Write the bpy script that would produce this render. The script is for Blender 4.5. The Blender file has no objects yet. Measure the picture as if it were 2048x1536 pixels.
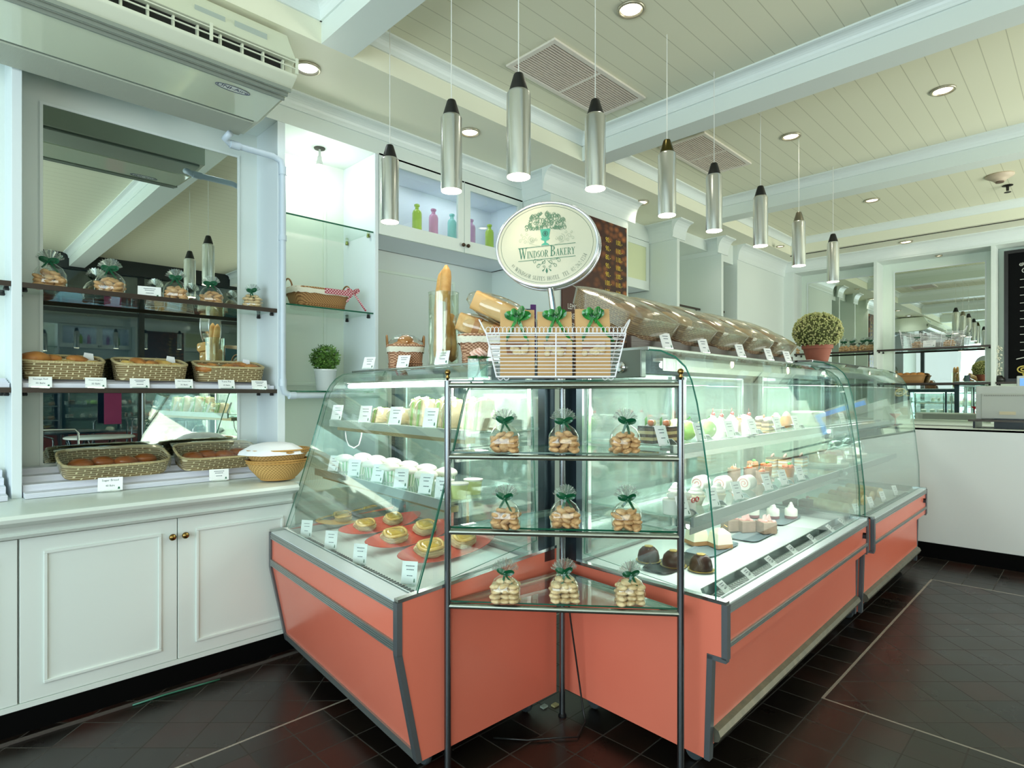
import bpy, math, random
from math import sin, cos, pi, sqrt, radians as rad
from mathutils import Vector, Matrix, Euler
random.seed(7)
S = bpy.context.scene
COL = S.collection
# ------------------------------------------------------------------ camera, world, daylight, exposure
cam_d = bpy.data.cameras.new('camera'); cam = bpy.data.objects.new('camera', cam_d); COL.objects.link(cam)
cam.location = (0, 0, 1.3); cam.rotation_euler = (pi/2, 0, -pi/4)
cam_d.sensor_width = 36; cam_d.lens = 1178.5/2048*36; cam_d.shift_y = 22/2048
cam_d.clip_start = .05; cam_d.clip_end = 60
S.camera = cam
S.view_settings.view_transform = 'Standard'; S.view_settings.look = 'None'
S.view_settings.exposure = 0.42; S.view_settings.gamma = 1.0
S.cycles.transparent_max_bounces = 40; S.cycles.max_bounces = 9; S.cycles.diffuse_bounces = 5
S.cycles.glossy_bounces = 5; S.cycles.sample_clamp_indirect = 4.0
S.cycles.caustics_reflective = False; S.cycles.caustics_refractive = False
w = bpy.data.worlds.new('world'); S.world = w; w.use_nodes = True
w.node_tree.nodes['Background'].inputs[0].default_value = (.86, .93, 1, 1)
w.node_tree.nodes['Background'].inputs[1].default_value = 1.0
def area(name, loc, size, power, color, rot=(0, 0, 0), parent=None, spread=None):
    l = bpy.data.lights.new(name, 'AREA'); l.shape = 'RECTANGLE'; l.size, l.size_y = size
    l.energy = power; l.color = color
    if spread: l.spread = spread
    o = bpy.data.objects.new(name, l); COL.objects.link(o); o.location = loc; o.rotation_euler = rot
    if parent: o.parent = parent
    return o
DAY = (.74, .92, 1.0); FILL_TINT = (.97, 1, .88)
# daylight through the side windows, then two added lights that brighten room and ceiling
area('daylight_and_fill', (-2.55, .3, 1.6), (2.1, 4.6), 124, DAY, (0, -pi/2-.25, 0))
area('daylight_and_fill', (-.9, -2.5, 1.5), (2.8, 2.1), 64, FILL_TINT, (pi/2+.4, 0, 0))  # added fill before the dark front glazing, tilted up to the ceiling
area('daylight_and_fill', (5.9, -2.5, 1.5), (3.6, 2.1), 160, FILL_TINT, (pi/2+.4, 0, 0))  # added fill for the right side and the ceiling
# ------------------------------------------------------------------ materials
def lin(h):
    if isinstance(h, str):
        h = h.lstrip('#'); c = [int(h[i:i+2], 16)/255 for i in (0, 2, 4)]
        return tuple(x/12.92 if x <= .04045 else ((x+.055)/1.055)**2.4 for x in c) + (1,)
    return tuple(h[:3]) + (1,)
MATS = {}
def mat(key, col='#ffffff', rough=.5, metal=0, emit=None, es=1, bump=None, vary=None, coat=0, trans=0, spec=None, sss=0):
    """bump=(scale,strength[,stretch]); vary=(scale,colour2[,contrast])"""
    if key in MATS: return MATS[key]
    m = bpy.data.materials.new(key); m.use_nodes = True; nt = m.node_tree; b = nt.nodes['Principled BSDF']
    b.inputs['Base Color'].default_value = lin(col); b.inputs['Roughness'].default_value = rough
    b.inputs['Metallic'].default_value = metal
    if coat: b.inputs['Coat Weight'].default_value = coat; b.inputs['Coat Roughness'].default_value = .08
    if trans: b.inputs['Transmission Weight'].default_value = trans
    if spec is not None: b.inputs['Specular IOR Level'].default_value = spec
    if emit: b.inputs['Emission Color'].default_value = lin(emit); b.inputs['Emission Strength'].default_value = es
    N = nt.nodes.new; L = nt.links.new
    tc = N('ShaderNodeTexCoord')
    if vary:
        n = N('ShaderNodeTexNoise'); n.inputs['Scale'].default_value = vary[0]; n.inputs['Detail'].default_value = 4
        L(tc.outputs['Object'], n.inputs['Vector'])
        r = N('ShaderNodeValToRGB'); k = vary[2] if len(vary) > 2 else .15
        r.color_ramp.elements[0].position = .5-k; r.color_ramp.elements[1].position = .5+k
        r.color_ramp.elements[0].color = lin(col); r.color_ramp.elements[1].color = lin(vary[1])
        L(n.outputs['Fac'], r.inputs['Fac']); L(r.outputs['Color'], b.inputs['Base Color'])
    if bump:
        mp = N('ShaderNodeMapping'); L(tc.outputs['Object'], mp.inputs['Vector'])
        if len(bump) > 2: mp.inputs['Scale'].default_value = bump[2]
        n = N('ShaderNodeTexNoise'); n.inputs['Scale'].default_value = bump[0]; n.inputs['Detail'].default_value = 3
        L(mp.outputs['Vector'], n.inputs['Vector'])
        bp = N('ShaderNodeBump'); bp.inputs['Strength'].default_value = bump[1]; bp.inputs['Distance'].default_value = .01
        L(n.outputs['Fac'], bp.inputs['Height']); L(bp.outputs['Normal'], b.inputs['Normal'])
    MATS[key] = m
    return m
def glassmat(key, tint, base=.05, power=4.0, gain=.85, rough=.02, haze=0, hazescale=3, hazecol=(.8, .9, .86)):
    if key in MATS: return MATS[key]
    m = bpy.data.materials.new(key); m.use_nodes = True; nt = m.node_tree; nt.nodes.clear(); N = nt.nodes.new; L = nt.links.new
    out = N('ShaderNodeOutputMaterial'); tr = N('ShaderNodeBsdfTransparent'); tr.inputs[0].default_value = lin(tint)
    gl = N('ShaderNodeBsdfGlossy'); gl.inputs['Roughness'].default_value = rough; gl.inputs['Color'].default_value = (.95, 1, .98, 1)
    lw = N('ShaderNodeLayerWeight'); lw.inputs['Blend'].default_value = .5
    pw = N('ShaderNodeMath'); pw.operation = 'POWER'; L(lw.outputs['Facing'], pw.inputs[0]); pw.inputs[1].default_value = power
    ma = N('ShaderNodeMath'); ma.operation = 'MULTIPLY_ADD'; L(pw.outputs[0], ma.inputs[0]); ma.inputs[1].default_value = gain; ma.inputs[2].default_value = base
    mx = N('ShaderNodeMixShader'); L(ma.outputs[0], mx.inputs['Fac']); L(tr.outputs[0], mx.inputs[1]); L(gl.outputs[0], mx.inputs[2])
    last = mx
    if haze:
        df = N('ShaderNodeBsdfDiffuse'); df.inputs['Color'].default_value = lin(hazecol)
        tl = N('ShaderNodeBsdfTranslucent'); tl.inputs['Color'].default_value = lin(hazecol)
        ad = N('ShaderNodeMixShader'); ad.inputs['Fac'].default_value = .5; L(df.outputs[0], ad.inputs[1]); L(tl.outputs[0], ad.inputs[2])
        tc = N('ShaderNodeTexCoord'); n = N('ShaderNodeTexNoise'); n.inputs['Scale'].default_value = hazescale; n.inputs['Detail'].default_value = 3
        L(tc.outputs['Object'], n.inputs['Vector'])
        mr = N('ShaderNodeMapRange'); mr.inputs['From Min'].default_value = .42; mr.inputs['From Max'].default_value = .68
        mr.inputs['To Min'].default_value = haze*.3; mr.inputs['To Max'].default_value = haze
        L(n.outputs['Fac'], mr.inputs['Value'])
        m2 = N('ShaderNodeMixShader'); L(mr.outputs[0], m2.inputs['Fac']); L(mx.outputs[0], m2.inputs[1]); L(ad.outputs[0], m2.inputs[2]); last = m2
    L(last.outputs[0], out.inputs['Surface']); MATS[key] = m
    return m
def weave(key, c1, c2, sx, sy, kind='brick', strength=.6, polar=0):
    """woven surface: pattern over (x+y, z) of the object"""
    if key in MATS: return MATS[key]
    m = bpy.data.materials.new(key); m.use_nodes = True; nt = m.node_tree; b = nt.nodes['Principled BSDF']; N = nt.nodes.new; L = nt.links.new
    b.inputs['Roughness'].default_value = .75
    tc = N('ShaderNodeTexCoord'); sp = N('ShaderNodeSeparateXYZ'); L(tc.outputs['Object'], sp.inputs[0])
    ad = N('ShaderNodeMath'); ad.operation = 'ADD'; L(sp.outputs['X'], ad.inputs[0]); L(sp.outputs['Y'], ad.inputs[1])
    cb = N('ShaderNodeCombineXYZ'); L(sp.outputs['Z'], cb.inputs['Y'])
    if polar:
        at = N('ShaderNodeMath'); at.operation = 'ARCTAN2'; L(sp.outputs['Y'], at.inputs[0]); L(sp.outputs['X'], at.inputs[1])
        ml = N('ShaderNodeMath'); ml.operation = 'MULTIPLY'; L(at.outputs[0], ml.inputs[0]); ml.inputs[1].default_value = polar; L(ml.outputs[0], cb.inputs['X'])
    else: L(ad.outputs[0], cb.inputs['X'])
    mp = N('ShaderNodeMapping'); mp.inputs['Scale'].default_value = (sx, sy, 1); L(cb.outputs[0], mp.inputs['Vector'])
    if kind == 'brick':
        t = N('ShaderNodeTexBrick'); t.inputs['Scale'].default_value = 1; t.inputs['Mortar Size'].default_value = .09
        t.inputs['Brick Width'].default_value = 1.0; t.inputs['Row Height'].default_value = .5; t.inputs['Mortar Smooth'].default_value = .6
        t.inputs['Color1'].default_value = lin(c1); t.inputs['Color2'].default_value = lin(c1); t.inputs['Mortar'].default_value = lin(c2)
        L(mp.outputs[0], t.inputs['Vector']); L(t.outputs['Color'], b.inputs['Base Color']); h = t.outputs['Fac']
    else:
        t = N('ShaderNodeTexChecker'); t.inputs['Scale'].default_value = 1; t.inputs['Color1'].default_value = lin(c1); t.inputs['Color2'].default_value = lin(c2)
        L(mp.outputs[0], t.inputs['Vector']); L(t.outputs['Color'], b.inputs['Base Color']); h = t.outputs['Fac']
    bp = N('ShaderNodeBump'); bp.inputs['Strength'].default_value = strength; bp.inputs['Distance'].default_value = .004
    L(h, bp.inputs['Height']); L(bp.outputs['Normal'], b.inputs['Normal'])
    MATS[key] = m
    return m
def planks(key, col, seam, width, axis='X', rough=.45):
    if key in MATS: return MATS[key]
    m = bpy.data.materials.new(key); m.use_nodes = True; nt = m.node_tree; b = nt.nodes['Principled BSDF']; N = nt.nodes.new; L = nt.links.new
    b.inputs['Roughness'].default_value = rough
    tc = N('ShaderNodeTexCoord'); sp = N('ShaderNodeSeparateXYZ'); L(tc.outputs['Object'], sp.inputs[0])
    d = N('ShaderNodeMath'); d.operation = 'DIVIDE'; L(sp.outputs[axis], d.inputs[0]); d.inputs[1].default_value = width
    f = N('ShaderNodeMath'); f.operation = 'FRACT'; L(d.outputs[0], f.inputs[0])
    a = N('ShaderNodeMath'); a.operation = 'SUBTRACT'; L(f.outputs[0], a.inputs[0]); a.inputs[1].default_value = .5
    ab = N('ShaderNodeMath'); ab.operation = 'ABSOLUTE'; L(a.outputs[0], ab.inputs[0])
    g = N('ShaderNodeMath'); g.operation = 'GREATER_THAN'; L(ab.outputs[0], g.inputs[0]); g.inputs[1].default_value = .5-.0022/width
    mx = N('ShaderNodeMix'); mx.data_type = 'RGBA'; L(g.outputs[0], mx.inputs['Factor']); mx.inputs['A'].default_value = lin(col); mx.inputs['B'].default_value = lin(seam)
    L(mx.outputs['Result'], b.inputs['Base Color'])
    MATS[key] = m
    return m
def floormat():
    m = bpy.data.materials.new('floor_tiles'); m.use_nodes = True; nt = m.node_tree; b = nt.nodes['Principled BSDF']; N = nt.nodes.new; L = nt.links.new
    tc = N('ShaderNodeTexCoord'); sp = N('ShaderNodeSeparateXYZ'); L(tc.outputs['Object'], sp.inputs[0])
    def M(op, a, b_=None, c=None):
        n = N('ShaderNodeMath'); n.operation = op
        for i, v in enumerate((a, b_, c)):
            if v is None: continue
            if isinstance(v, (int, float)): n.inputs[i].default_value = v
            else: L(v, n.inputs[i])
        return n.outputs[0]
    X, Y = sp.outputs['X'], sp.outputs['Y']; T = .167
    # diagonal tiles outside the straight-laid band, straight tiles in the band and beyond the cross strip
    inband = M('MULTIPLY', M('GREATER_THAN', Y, .845), M('LESS_THAN', Y, 2.28))
    straight = M('MAXIMUM', M('MAXIMUM', inband, M('GREATER_THAN', X, 5.03)), M('MULTIPLY', M('LESS_THAN', X, 2.73), M('LESS_THAN', Y, 2.28)))
    dX = M('MULTIPLY', M('ADD', X, Y), .70711); dY = M('MULTIPLY', M('SUBTRACT', X, Y), .70711)
    def mixv(a, b2): return M('ADD', M('MULTIPLY', a, M('SUBTRACT', 1, straight)), M('MULTIPLY', b2, straight))
    U = mixv(dX, X); V = mixv(M('ADD', dY, .03), M('SUBTRACT', Y, .845))
    u = M('DIVIDE', U, T); v = M('DIVIDE', V, T)
    def edge(q): return M('GREATER_THAN', M('ABSOLUTE', M('SUBTRACT', M('FRACT', q), .5)), .5-.016)
    gr = M('MAXIMUM', edge(u), edge(v))
    # pale divider strips
    s1 = M('MULTIPLY', M('MULTIPLY', M('LESS_THAN', M('ABSOLUTE', M('SUBTRACT', Y, .845)), .006), M('LESS_THAN', X, 5.03)), M('GREATER_THAN', X, 2.73))
    s4 = M('MULTIPLY', M('LESS_THAN', M('ABSOLUTE', M('SUBTRACT', X, 2.73)), .005), M('LESS_THAN', Y, .85))
    s2 = M('MULTIPLY', M('LESS_THAN', M('ABSOLUTE', M('SUBTRACT', Y, 2.28)), .005), M('LESS_THAN', X, 5.03))
    s3 = M('MULTIPLY', M('LESS_THAN', M('ABSOLUTE', M('SUBTRACT', X, 5.03)), .006), M('LESS_THAN', Y, .85))
    strip = M('MAXIMUM', M('MAXIMUM', M('MAXIMUM', s1, s2), s3), s4)
    cb = N('ShaderNodeCombineXYZ'); L(M('FLOOR', u), cb.inputs['X']); L(M('FLOOR', v), cb.inputs['Y'])
    wn = N('ShaderNodeTexWhiteNoise'); L(cb.outputs[0], wn.inputs['Vector'])
    no = N('ShaderNodeTexNoise'); no.inputs['Scale'].default_value = 5; no.inputs['Detail'].default_value = 5; L(tc.outputs['Object'], no.inputs['Vector'])
    rp = N('ShaderNodeValToRGB'); e = rp.color_ramp.elements; e[0].color = lin('#120d0a'); e[1].color = lin('#2c120c'); e[0].position = .3; e[1].position = .8
    e2 = rp.color_ramp.elements.new(.55); e2.color = lin('#1b1510')
    L(M('MULTIPLY_ADD', wn.outputs['Value'], .5, M('MULTIPLY', no.outputs['Fac'], .5)), rp.inputs['Fac'])
    def mixc(f, a, bcol):
        n = N('ShaderNodeMix'); n.data_type = 'RGBA'; L(f, n.inputs['Factor']); L(a, n.inputs['A']); n.inputs['B'].default_value = lin(bcol); return n.outputs['Result']
    c = mixc(gr, rp.outputs['Color'], '#2b261f'); c = mixc(strip, c, '#8d857a'); L(c, b.inputs['Base Color'])
    mr = N('ShaderNodeMapRange'); mr.inputs['To Min'].default_value = .20; mr.inputs['To Max'].default_value = .40; L(no.outputs['Fac'], mr.inputs['Value'])
    L(M('MAXIMUM', mr.outputs[0], M('MULTIPLY', gr, .8)), b.inputs['Roughness']); b.inputs['Specular IOR Level'].default_value = .6
    bp = N('ShaderNodeBump'); bp.inputs['Strength'].default_value = .5; bp.inputs['Distance'].default_value = .003; bp.invert = True
    L(gr, bp.inputs['Height']); L(bp.outputs['Normal'], b.inputs['Normal'])
    return m
WHITE = mat('white_paint', '#dfe7e2', .42); CREAM = mat('cream_ceiling_paint', '#e9e8d2', .5)
TRIM = mat('trim_paint', '#e4ebe8', .35); NICHE = mat('niche_paint', '#e0ebdf', .45)
PLANK = planks('ceiling_boards', '#dcdcc2', '#96967c', .14, 'Y')
ALU = mat('brushed_aluminium', '#dcdedd', .25, 1, bump=(60, .08, (1, 1, .02)))
STEEL = mat('stainless_steel', '#b4b8b6', .2, 1); CHROME = mat('chrome', '#d6d8da', .08, 1)
RAIL = mat('anodised_rail', '#a2aaa8', .35, .8); DARKM = mat('dark_metal', '#26282b', .3, .7); POST = mat('stand_tube', '#74787c', .22, .95)
BLACK = mat('black_plastic', '#101010', .4); MATTEBLACK = mat('matte_black', '#030303', .8, spec=.08)
CORAL = mat('coral_laminate', '#df7a64', .25, vary=(1.5, '#d8705a', .3)); 
GLASS = glassmat('clear_glass', (.93, .975, .95)); GEDGE = mat('glass_edge', '#0f5a40', .15)
CASEGLASS = glassmat('case_glass', (.955, .99, .975), base=.05, gain=.75, haze=.008, hazescale=2.2)
SIDEGLASS = glassmat('side_glass', (.955, .99, .975), base=.05, gain=.75, haze=.018, hazescale=2.6)
CELLO = glassmat('cellophane', (.97, .97, .95), base=.07, power=2.2, gain=.6, rough=.08)
CELLO2 = glassmat('cellophane_fan', (.94, .95, .93), base=.2, power=1.5, gain=.5, rough=.12)
MIRROR = mat('mirror_silver', '#d5ddd4', .005, 1)
WOOD = mat('dark_wood', '#3b2318', .35, bump=(20, .1, (1, 12, 12))); SHELFEDGE = mat('brown_edge', '#33261c', .4)
CARD = mat('card_paper', '#f6f8f8', .5); INK = mat('card_ink', '#3a4a5a', .6); GREENINK = mat('green_ink', '#2d6a50', .5)
WICK = weave('wicker', '#bd905c', '#7f5930', 130, 150, 'checker', .7); WICKD = weave('wicker_dark', '#cfa282', '#8a5a3e', 130, 150, 'checker', .7)
SEAG = weave('seagrass_weave', '#7f6a44', '#dccfa6', 22, 50, 'brick', .9)
RATTAN = weave('rattan_mesh', '#d2aa6a', '#a98247', 110, 130, 'checker', .6, polar=.13)
RIB = mat('green_ribbon', '#0a4f30', .3, coat=.2); LACE = mat('lace_liner', '#e6e2cf', .8, bump=(120, .4)); NAPKIN = mat('white_linen', '#eef0f4', .8, bump=(30, .3))
COOKIE = mat('cookie_dough', '#d9b483', .7, vary=(45, '#bd8f5c', .2), bump=(90, .6)); COOKIE2 = mat('pale_cookie_dough', '#e6d3a8', .7, vary=(60, '#cbab78', .2), bump=(90, .6))
BREAD = mat('bread_crust', '#c98a45', .5, vary=(14, '#8d4e20', .2), bump=(40, .3)); BREADL = mat('pale_crumb', '#e5c48d', .7, vary=(20, '#cf9b58', .2), bump=(60, .5))
BUN = mat('glazed_bun', '#8a4519', .25, vary=(8, '#b86a2c', .25)); PASTRY = mat('glazed_pastry', '#d8b667', .18, vary=(16, '#b07a35', .14), bump=(40, .6), coat=.5)
PUFF = mat('puff_layers', '#e2cda0', .5, bump=(50, .9, (1, 1, 14))); KRAFT = mat('kraft_paper', '#c79f6b', .7, bump=(20, .15))
BRASS = mat('aged_brass', '#8a7040', .25, 1); TERRA = mat('terracotta', '#a5604c', .7); POTW = mat('white_pot', '#e6ecee', .3)
CREAMW = mat('whipped_cream', '#f6f3ea', .45); SPONGE = mat('sponge', '#dcc08a', .8, bump=(120, .6)); CHOC = mat('chocolate_glaze', '#2a130a', .3, spec=.2)
CHOCM = mat('chocolate_sponge', '#5a3826', .7, bump=(120, .5)); CHERRY = mat('cherry', '#c01424', .12, coat=.8); GAPPLE = mat('green_glaze', '#9fdc5a', .15, coat=.6, vary=(5, '#cdeea0', .2))
ORANGEF = mat('orange_fruit', '#e0743a', .3); MINT = mat('mint_leaf', '#3fae3c', .4); PINKC = mat('pink_cream', '#e9a7a0', .5); WAFER = mat('wafer_band', '#9a7f6c', .6, bump=(40, .5, (1, 1, 10)), vary=(30, '#b79a86', .2))
SLATE = mat('slate_plate', '#7c8c94', .35); SILVERBOARD = mat('silver_board', '#c8d0d4', .3, .6); DECK = mat('case_deck', '#dfe5e2', .35)
LEAF = mat('leaf_green', '#4b7a34', .5, vary=(30, '#7da64e', .2)); LEAFP = mat('pale_bud', '#cfc98c', .6, vary=(30, '#8f9a55', .2))
def emis(key, col, s):
    if key in MATS: return MATS[key]
    m = bpy.data.materials.new(key); m.use_nodes = True; nt = m.node_tree; nt.nodes.clear()
    o = nt.nodes.new('ShaderNodeOutputMaterial'); e = nt.nodes.new('ShaderNodeEmission'); e.inputs[0].default_value = lin(col); e.inputs[1].default_value = s
    nt.links.new(e.outputs[0], o.inputs[0]); MATS[key] = m; return m
LAMPW = emis('lamp_warm', '#fff0cf', 6); LAMPC = emis('lamp_cool', '#eaf2ff', 6); TUBE = emis('tube_light', '#effff6', 5)
def ring4(m, a0, a1, z0, z1, f, y0, y1, f0=None):
    """four non-overlapping bars of a rectangular frame in an x-z plane"""
    f0 = f0 or f
    m.box(a0, a1, y0, y1, z0, z0+f0); m.box(a0, a1, y0, y1, z1-f, z1); m.box(a0, a0+f, y0, y1, z0+f0, z1-f); m.box(a1-f, a1, y0, y1, z0+f0, z1-f); return m
# ------------------------------------------------------------------ mesh builder
class MB:
    def __init__(s, tf=None): s.v = []; s.f = []; s.mi = []; s.tf = tf; s.cur = 0
    def add(s, vs, fs, mi=None):
        n = len(s.v)
        s.v += [tuple(s.tf(*p)) if s.tf else tuple(p) for p in vs]
        s.f += [tuple(i+n for i in f) for f in fs]; s.mi += [s.cur if mi is None else mi]*len(fs)
        return s
    def box(s, x0, x1, y0, y1, z0, z1, mi=None, M=None):
        vs = [(x, y, z) for x in (x0, x1) for y in (y0, y1) for z in (z0, z1)]
        if M: vs = [tuple(M @ Vector(p)) for p in vs]
        return s.add(vs, [(0, 1, 3, 2), (4, 6, 7, 5), (0, 4, 5, 1), (2, 3, 7, 6), (0, 2, 6, 4), (1, 5, 7, 3)], mi)
    def tube(s, pts, r, n=8, closed=False, mi=None, caps=True, flat=None):
        P = [Vector(p) for p in pts]; m = len(P); vs = []; prev = None
        for i in range(m):
            if closed: t = P[(i+1) % m]-P[i-1]
            else: t = P[min(i+1, m-1)]-P[max(i-1, 0)]
            if t.length < 1e-9: t = Vector((0, 0, 1))
            t.normalize()
            if prev is None:
                a = Vector((0, 0, 1)) if abs(t.z) < .9 else Vector((1, 0, 0)); nx = t.cross(a).normalized()
            else:
                nx = prev-t*prev.dot(t); nx = nx.normalized() if nx.length > 1e-6 else t.orthogonal().normalized()
            prev = nx; ny = t.cross(nx); rr = r[i] if isinstance(r, (list, tuple)) else r
            for k in range(n):
                a = 2*pi*k/n; vs.append(tuple(P[i]+nx*cos(a)*rr+ny*sin(a)*rr*(flat or 1)))
        fs = []
        for i in range(m if closed else m-1):
            j = (i+1) % m
            for k in range(n): fs.append((i*n+k, i*n+(k+1) % n, j*n+(k+1) % n, j*n+k))
        if caps and not closed: fs.append(tuple(range(n-1, -1, -1))); fs.append(tuple((m-1)*n+k for k in range(n)))
        return s.add(vs, fs, mi)
    def lathe(s, prof, n=24, c=(0, 0, 0), mi=None, sx=1, sy=1, M=None, wob=None):
        vs = []; fs = []
        for j, (r, z) in enumerate(prof):
            for k in range(n):
                a = 2*pi*k/n; q = r*(1+(wob(a, z) if wob else 0)); vs.append((q*cos(a)*sx, q*sin(a)*sy, z))
        for j in range(len(prof)-1):
            for k in range(n): fs.append((j*n+k, j*n+(k+1) % n, (j+1)*n+(k+1) % n, (j+1)*n+k))
        if prof[0][0] > 1e-6: fs.append(tuple(range(n-1, -1, -1)))
        if prof[-1][0] > 1e-6: fs.append(tuple((len(prof)-1)*n+k for k in range(n)))
        if M: vs = [tuple(M @ Vector(p)) for p in vs]
        vs = [(p[0]+c[0], p[1]+c[1], p[2]+c[2]) for p in vs]
        return s.add(vs, fs, mi)
    def shell(s, prof, n=24, c=(0, 0, 0), mi=None, sx=1, sy=1, M=None, wob=None):
        """lathe without end caps"""
        k = len(s.f); s.lathe(prof, n, c, mi, sx, sy, M, wob)
        cut = [i for i in range(k, len(s.f)) if len(s.f[i]) > 4]
        for i in reversed(cut): del s.f[i]; del s.mi[i]
        return s
    def ell(s, c, r, nu=14, nv=9, mi=None, M=None, wob=None):
        prof = [(max(sin(pi*j/nv), 0), -cos(pi*j/nv)) for j in range(nv+1)]
        vs = []; fs = []
        for j, (q, z) in enumerate(prof):
            for k in range(nu):
                a = 2*pi*k/nu; h = 1+(wob(a, z) if wob else 0); v = Vector((q*cos(a)*r[0]*h, q*sin(a)*r[1]*h, z*r[2]*h)); vs.append(v)
        if M: vs = [M @ v for v in vs]
        vs = [tuple(v+Vector(c)) for v in vs]
        for j in range(nv):
            for k in range(nu): fs.append((j*nu+k, j*nu+(k+1) % nu, (j+1)*nu+(k+1) % nu, (j+1)*nu+k))
        return s.add(vs, fs, mi)
    def prism(s, poly, fn, t0, t1, mi=None, emi=None):
        """poly: 2-D outline; fn(u, v, t) -> xyz"""
        n = len(poly); vs = [fn(u, v, t0) for u, v in poly]+[fn(u, v, t1) for u, v in poly]
        s.add(vs, [tuple(range(n)), tuple(range(2*n-1, n-1, -1))], mi)
        k = len(s.v)-2*n
        s.f += [(k+i, k+n+i, k+n+(i+1) % n, k+(i+1) % n) for i in range(n)]; s.mi += [emi if emi is not None else (s.cur if mi is None else mi)]*n
        return s
    def strip(s, path, fn, t0, t1, th, mi=0, emi=0):
        """sheet that follows a 2-D path with thickness th, extruded from t0 to t1; long edges get emi"""
        P = [Vector(p) for p in path]; m = len(P); off = []
        for i in range(m):
            t = (P[min(i+1, m-1)]-P[max(i-1, 0)]).normalized(); off.append(P[i]+Vector((-t.y, t.x))*th)
        for A in range(m-1):
            q = [P[A], P[A+1], off[A+1], off[A]]
            vs = [fn(p.x, p.y, t) for t in (t0, t1) for p in q]
            fs = [(0, 4, 5, 1), (2, 6, 7, 3)]; s.add(vs, fs, mi)
            k = len(s.v)-8; ed = [(0, 1, 2, 3), (7, 6, 5, 4)]
            if A == 0: ed.append((0, 3, 7, 4))
            if A == m-2: ed.append((1, 5, 6, 2))
            s.f += [tuple(k+i for i in f) for f in ed]; s.mi += [emi]*len(ed)
        return s
    def flat(s, poly, fn, mi=None): return s.add([fn(u, v) for u, v in poly], [tuple(range(len(poly)))], mi)
    def build(s, name, mats, parent=None, smooth=False, bev=0, label=None, sub=0, loc=None):
        me = bpy.data.meshes.new(name); me.from_pydata(s.v, [], s.f)
        for m in (mats if isinstance(mats, (list, tuple)) else [mats]): me.materials.append(m)
        nm = len(me.materials)
        for p, i in zip(me.polygons, s.mi): p.material_index = min(i, nm-1); p.use_smooth = bool(smooth)
        me.validate(); me.update()
        o = bpy.data.objects.new(name, me); COL.objects.link(o)
        if parent: o.parent = parent
        if loc: o.location = loc
        if bev:
            b = o.modifiers.new('bevel', 'BEVEL'); b.width = bev; b.segments = 2; b.limit_method = 'ANGLE'
        if sub: q = o.modifiers.new('sub', 'SUBSURF'); q.levels = sub; q.render_levels = sub
        if smooth == 'auto':
            try: me.set_sharp_from_angle(angle=rad(40))
            except Exception: pass
        if label: o['label'] = label
        return o
def tag(o, label=None, cat=None, group=None, kind=None):
    if label: o['label'] = label
    if cat: o['category'] = cat
    if group: o['group'] = group
    if kind: o['kind'] = kind
    return o
def T(name, label, cat, loc=(0, 0, 0), rz=0, group=None, rot=None):
    o = bpy.data.objects.new(name, None); COL.objects.link(o); o.location = loc
    o.rotation_euler = rot if rot else (0, 0, rz); o.empty_display_size = .05
    return tag(o, label, cat, group)
def st(o, label=None): o['kind'] = 'structure'; return tag(o, label)
def dup(root, loc, rz=0, label=None, group=None, scale=None):
    def cp(o, par):
        c = o.copy(); COL.objects.link(c); c.parent = par
        for ch in list(o.children): cp(ch, c)
        return c
    r = cp(root, None); r.location = loc; r.rotation_euler = (0, 0, rz)
    if scale: r.scale = (scale,)*3
    if label: r['label'] = label
    if group: r['group'] = group
    return r
def BX(name, m, x0, x1, y0, y1, z0, z1, parent=None, bev=0): return MB().box(x0, x1, y0, y1, z0, z1).build(name, m, parent, bev=bev)
_tc = {}
def text_mesh(txt, size=1.0, align='CENTER'):
    k = (txt, align)
    if k not in _tc:
        cu = bpy.data.curves.new('t', 'FONT'); cu.body = txt; cu.size = 1; cu.align_x = align; cu.resolution_u = 2
        o = bpy.data.objects.new('t', cu); COL.objects.link(o)
        dg = bpy.context.evaluated_depsgraph_get(); dg.update()
        me = bpy.data.meshes.new_from_object(o.evaluated_get(dg), depsgraph=dg)
        _tc[k] = ([tuple(v.co) for v in me.vertices], [tuple(p.vertices) for p in me.polygons])
        bpy.data.objects.remove(o); bpy.data.curves.remove(cu); bpy.data.meshes.remove(me)
    return _tc[k]
def put_text(mb, txt, size, fn, mi=None, align='CENTER'):
    v, f = text_mesh(txt, align=align); mb.add([fn(p[0]*size, p[1]*size) for p in v], f, mi)
CX0, F0 = 1024, 1178.5
def px_ray(px, py): return (px-CX0)/F0, (790-py)/F0
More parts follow.
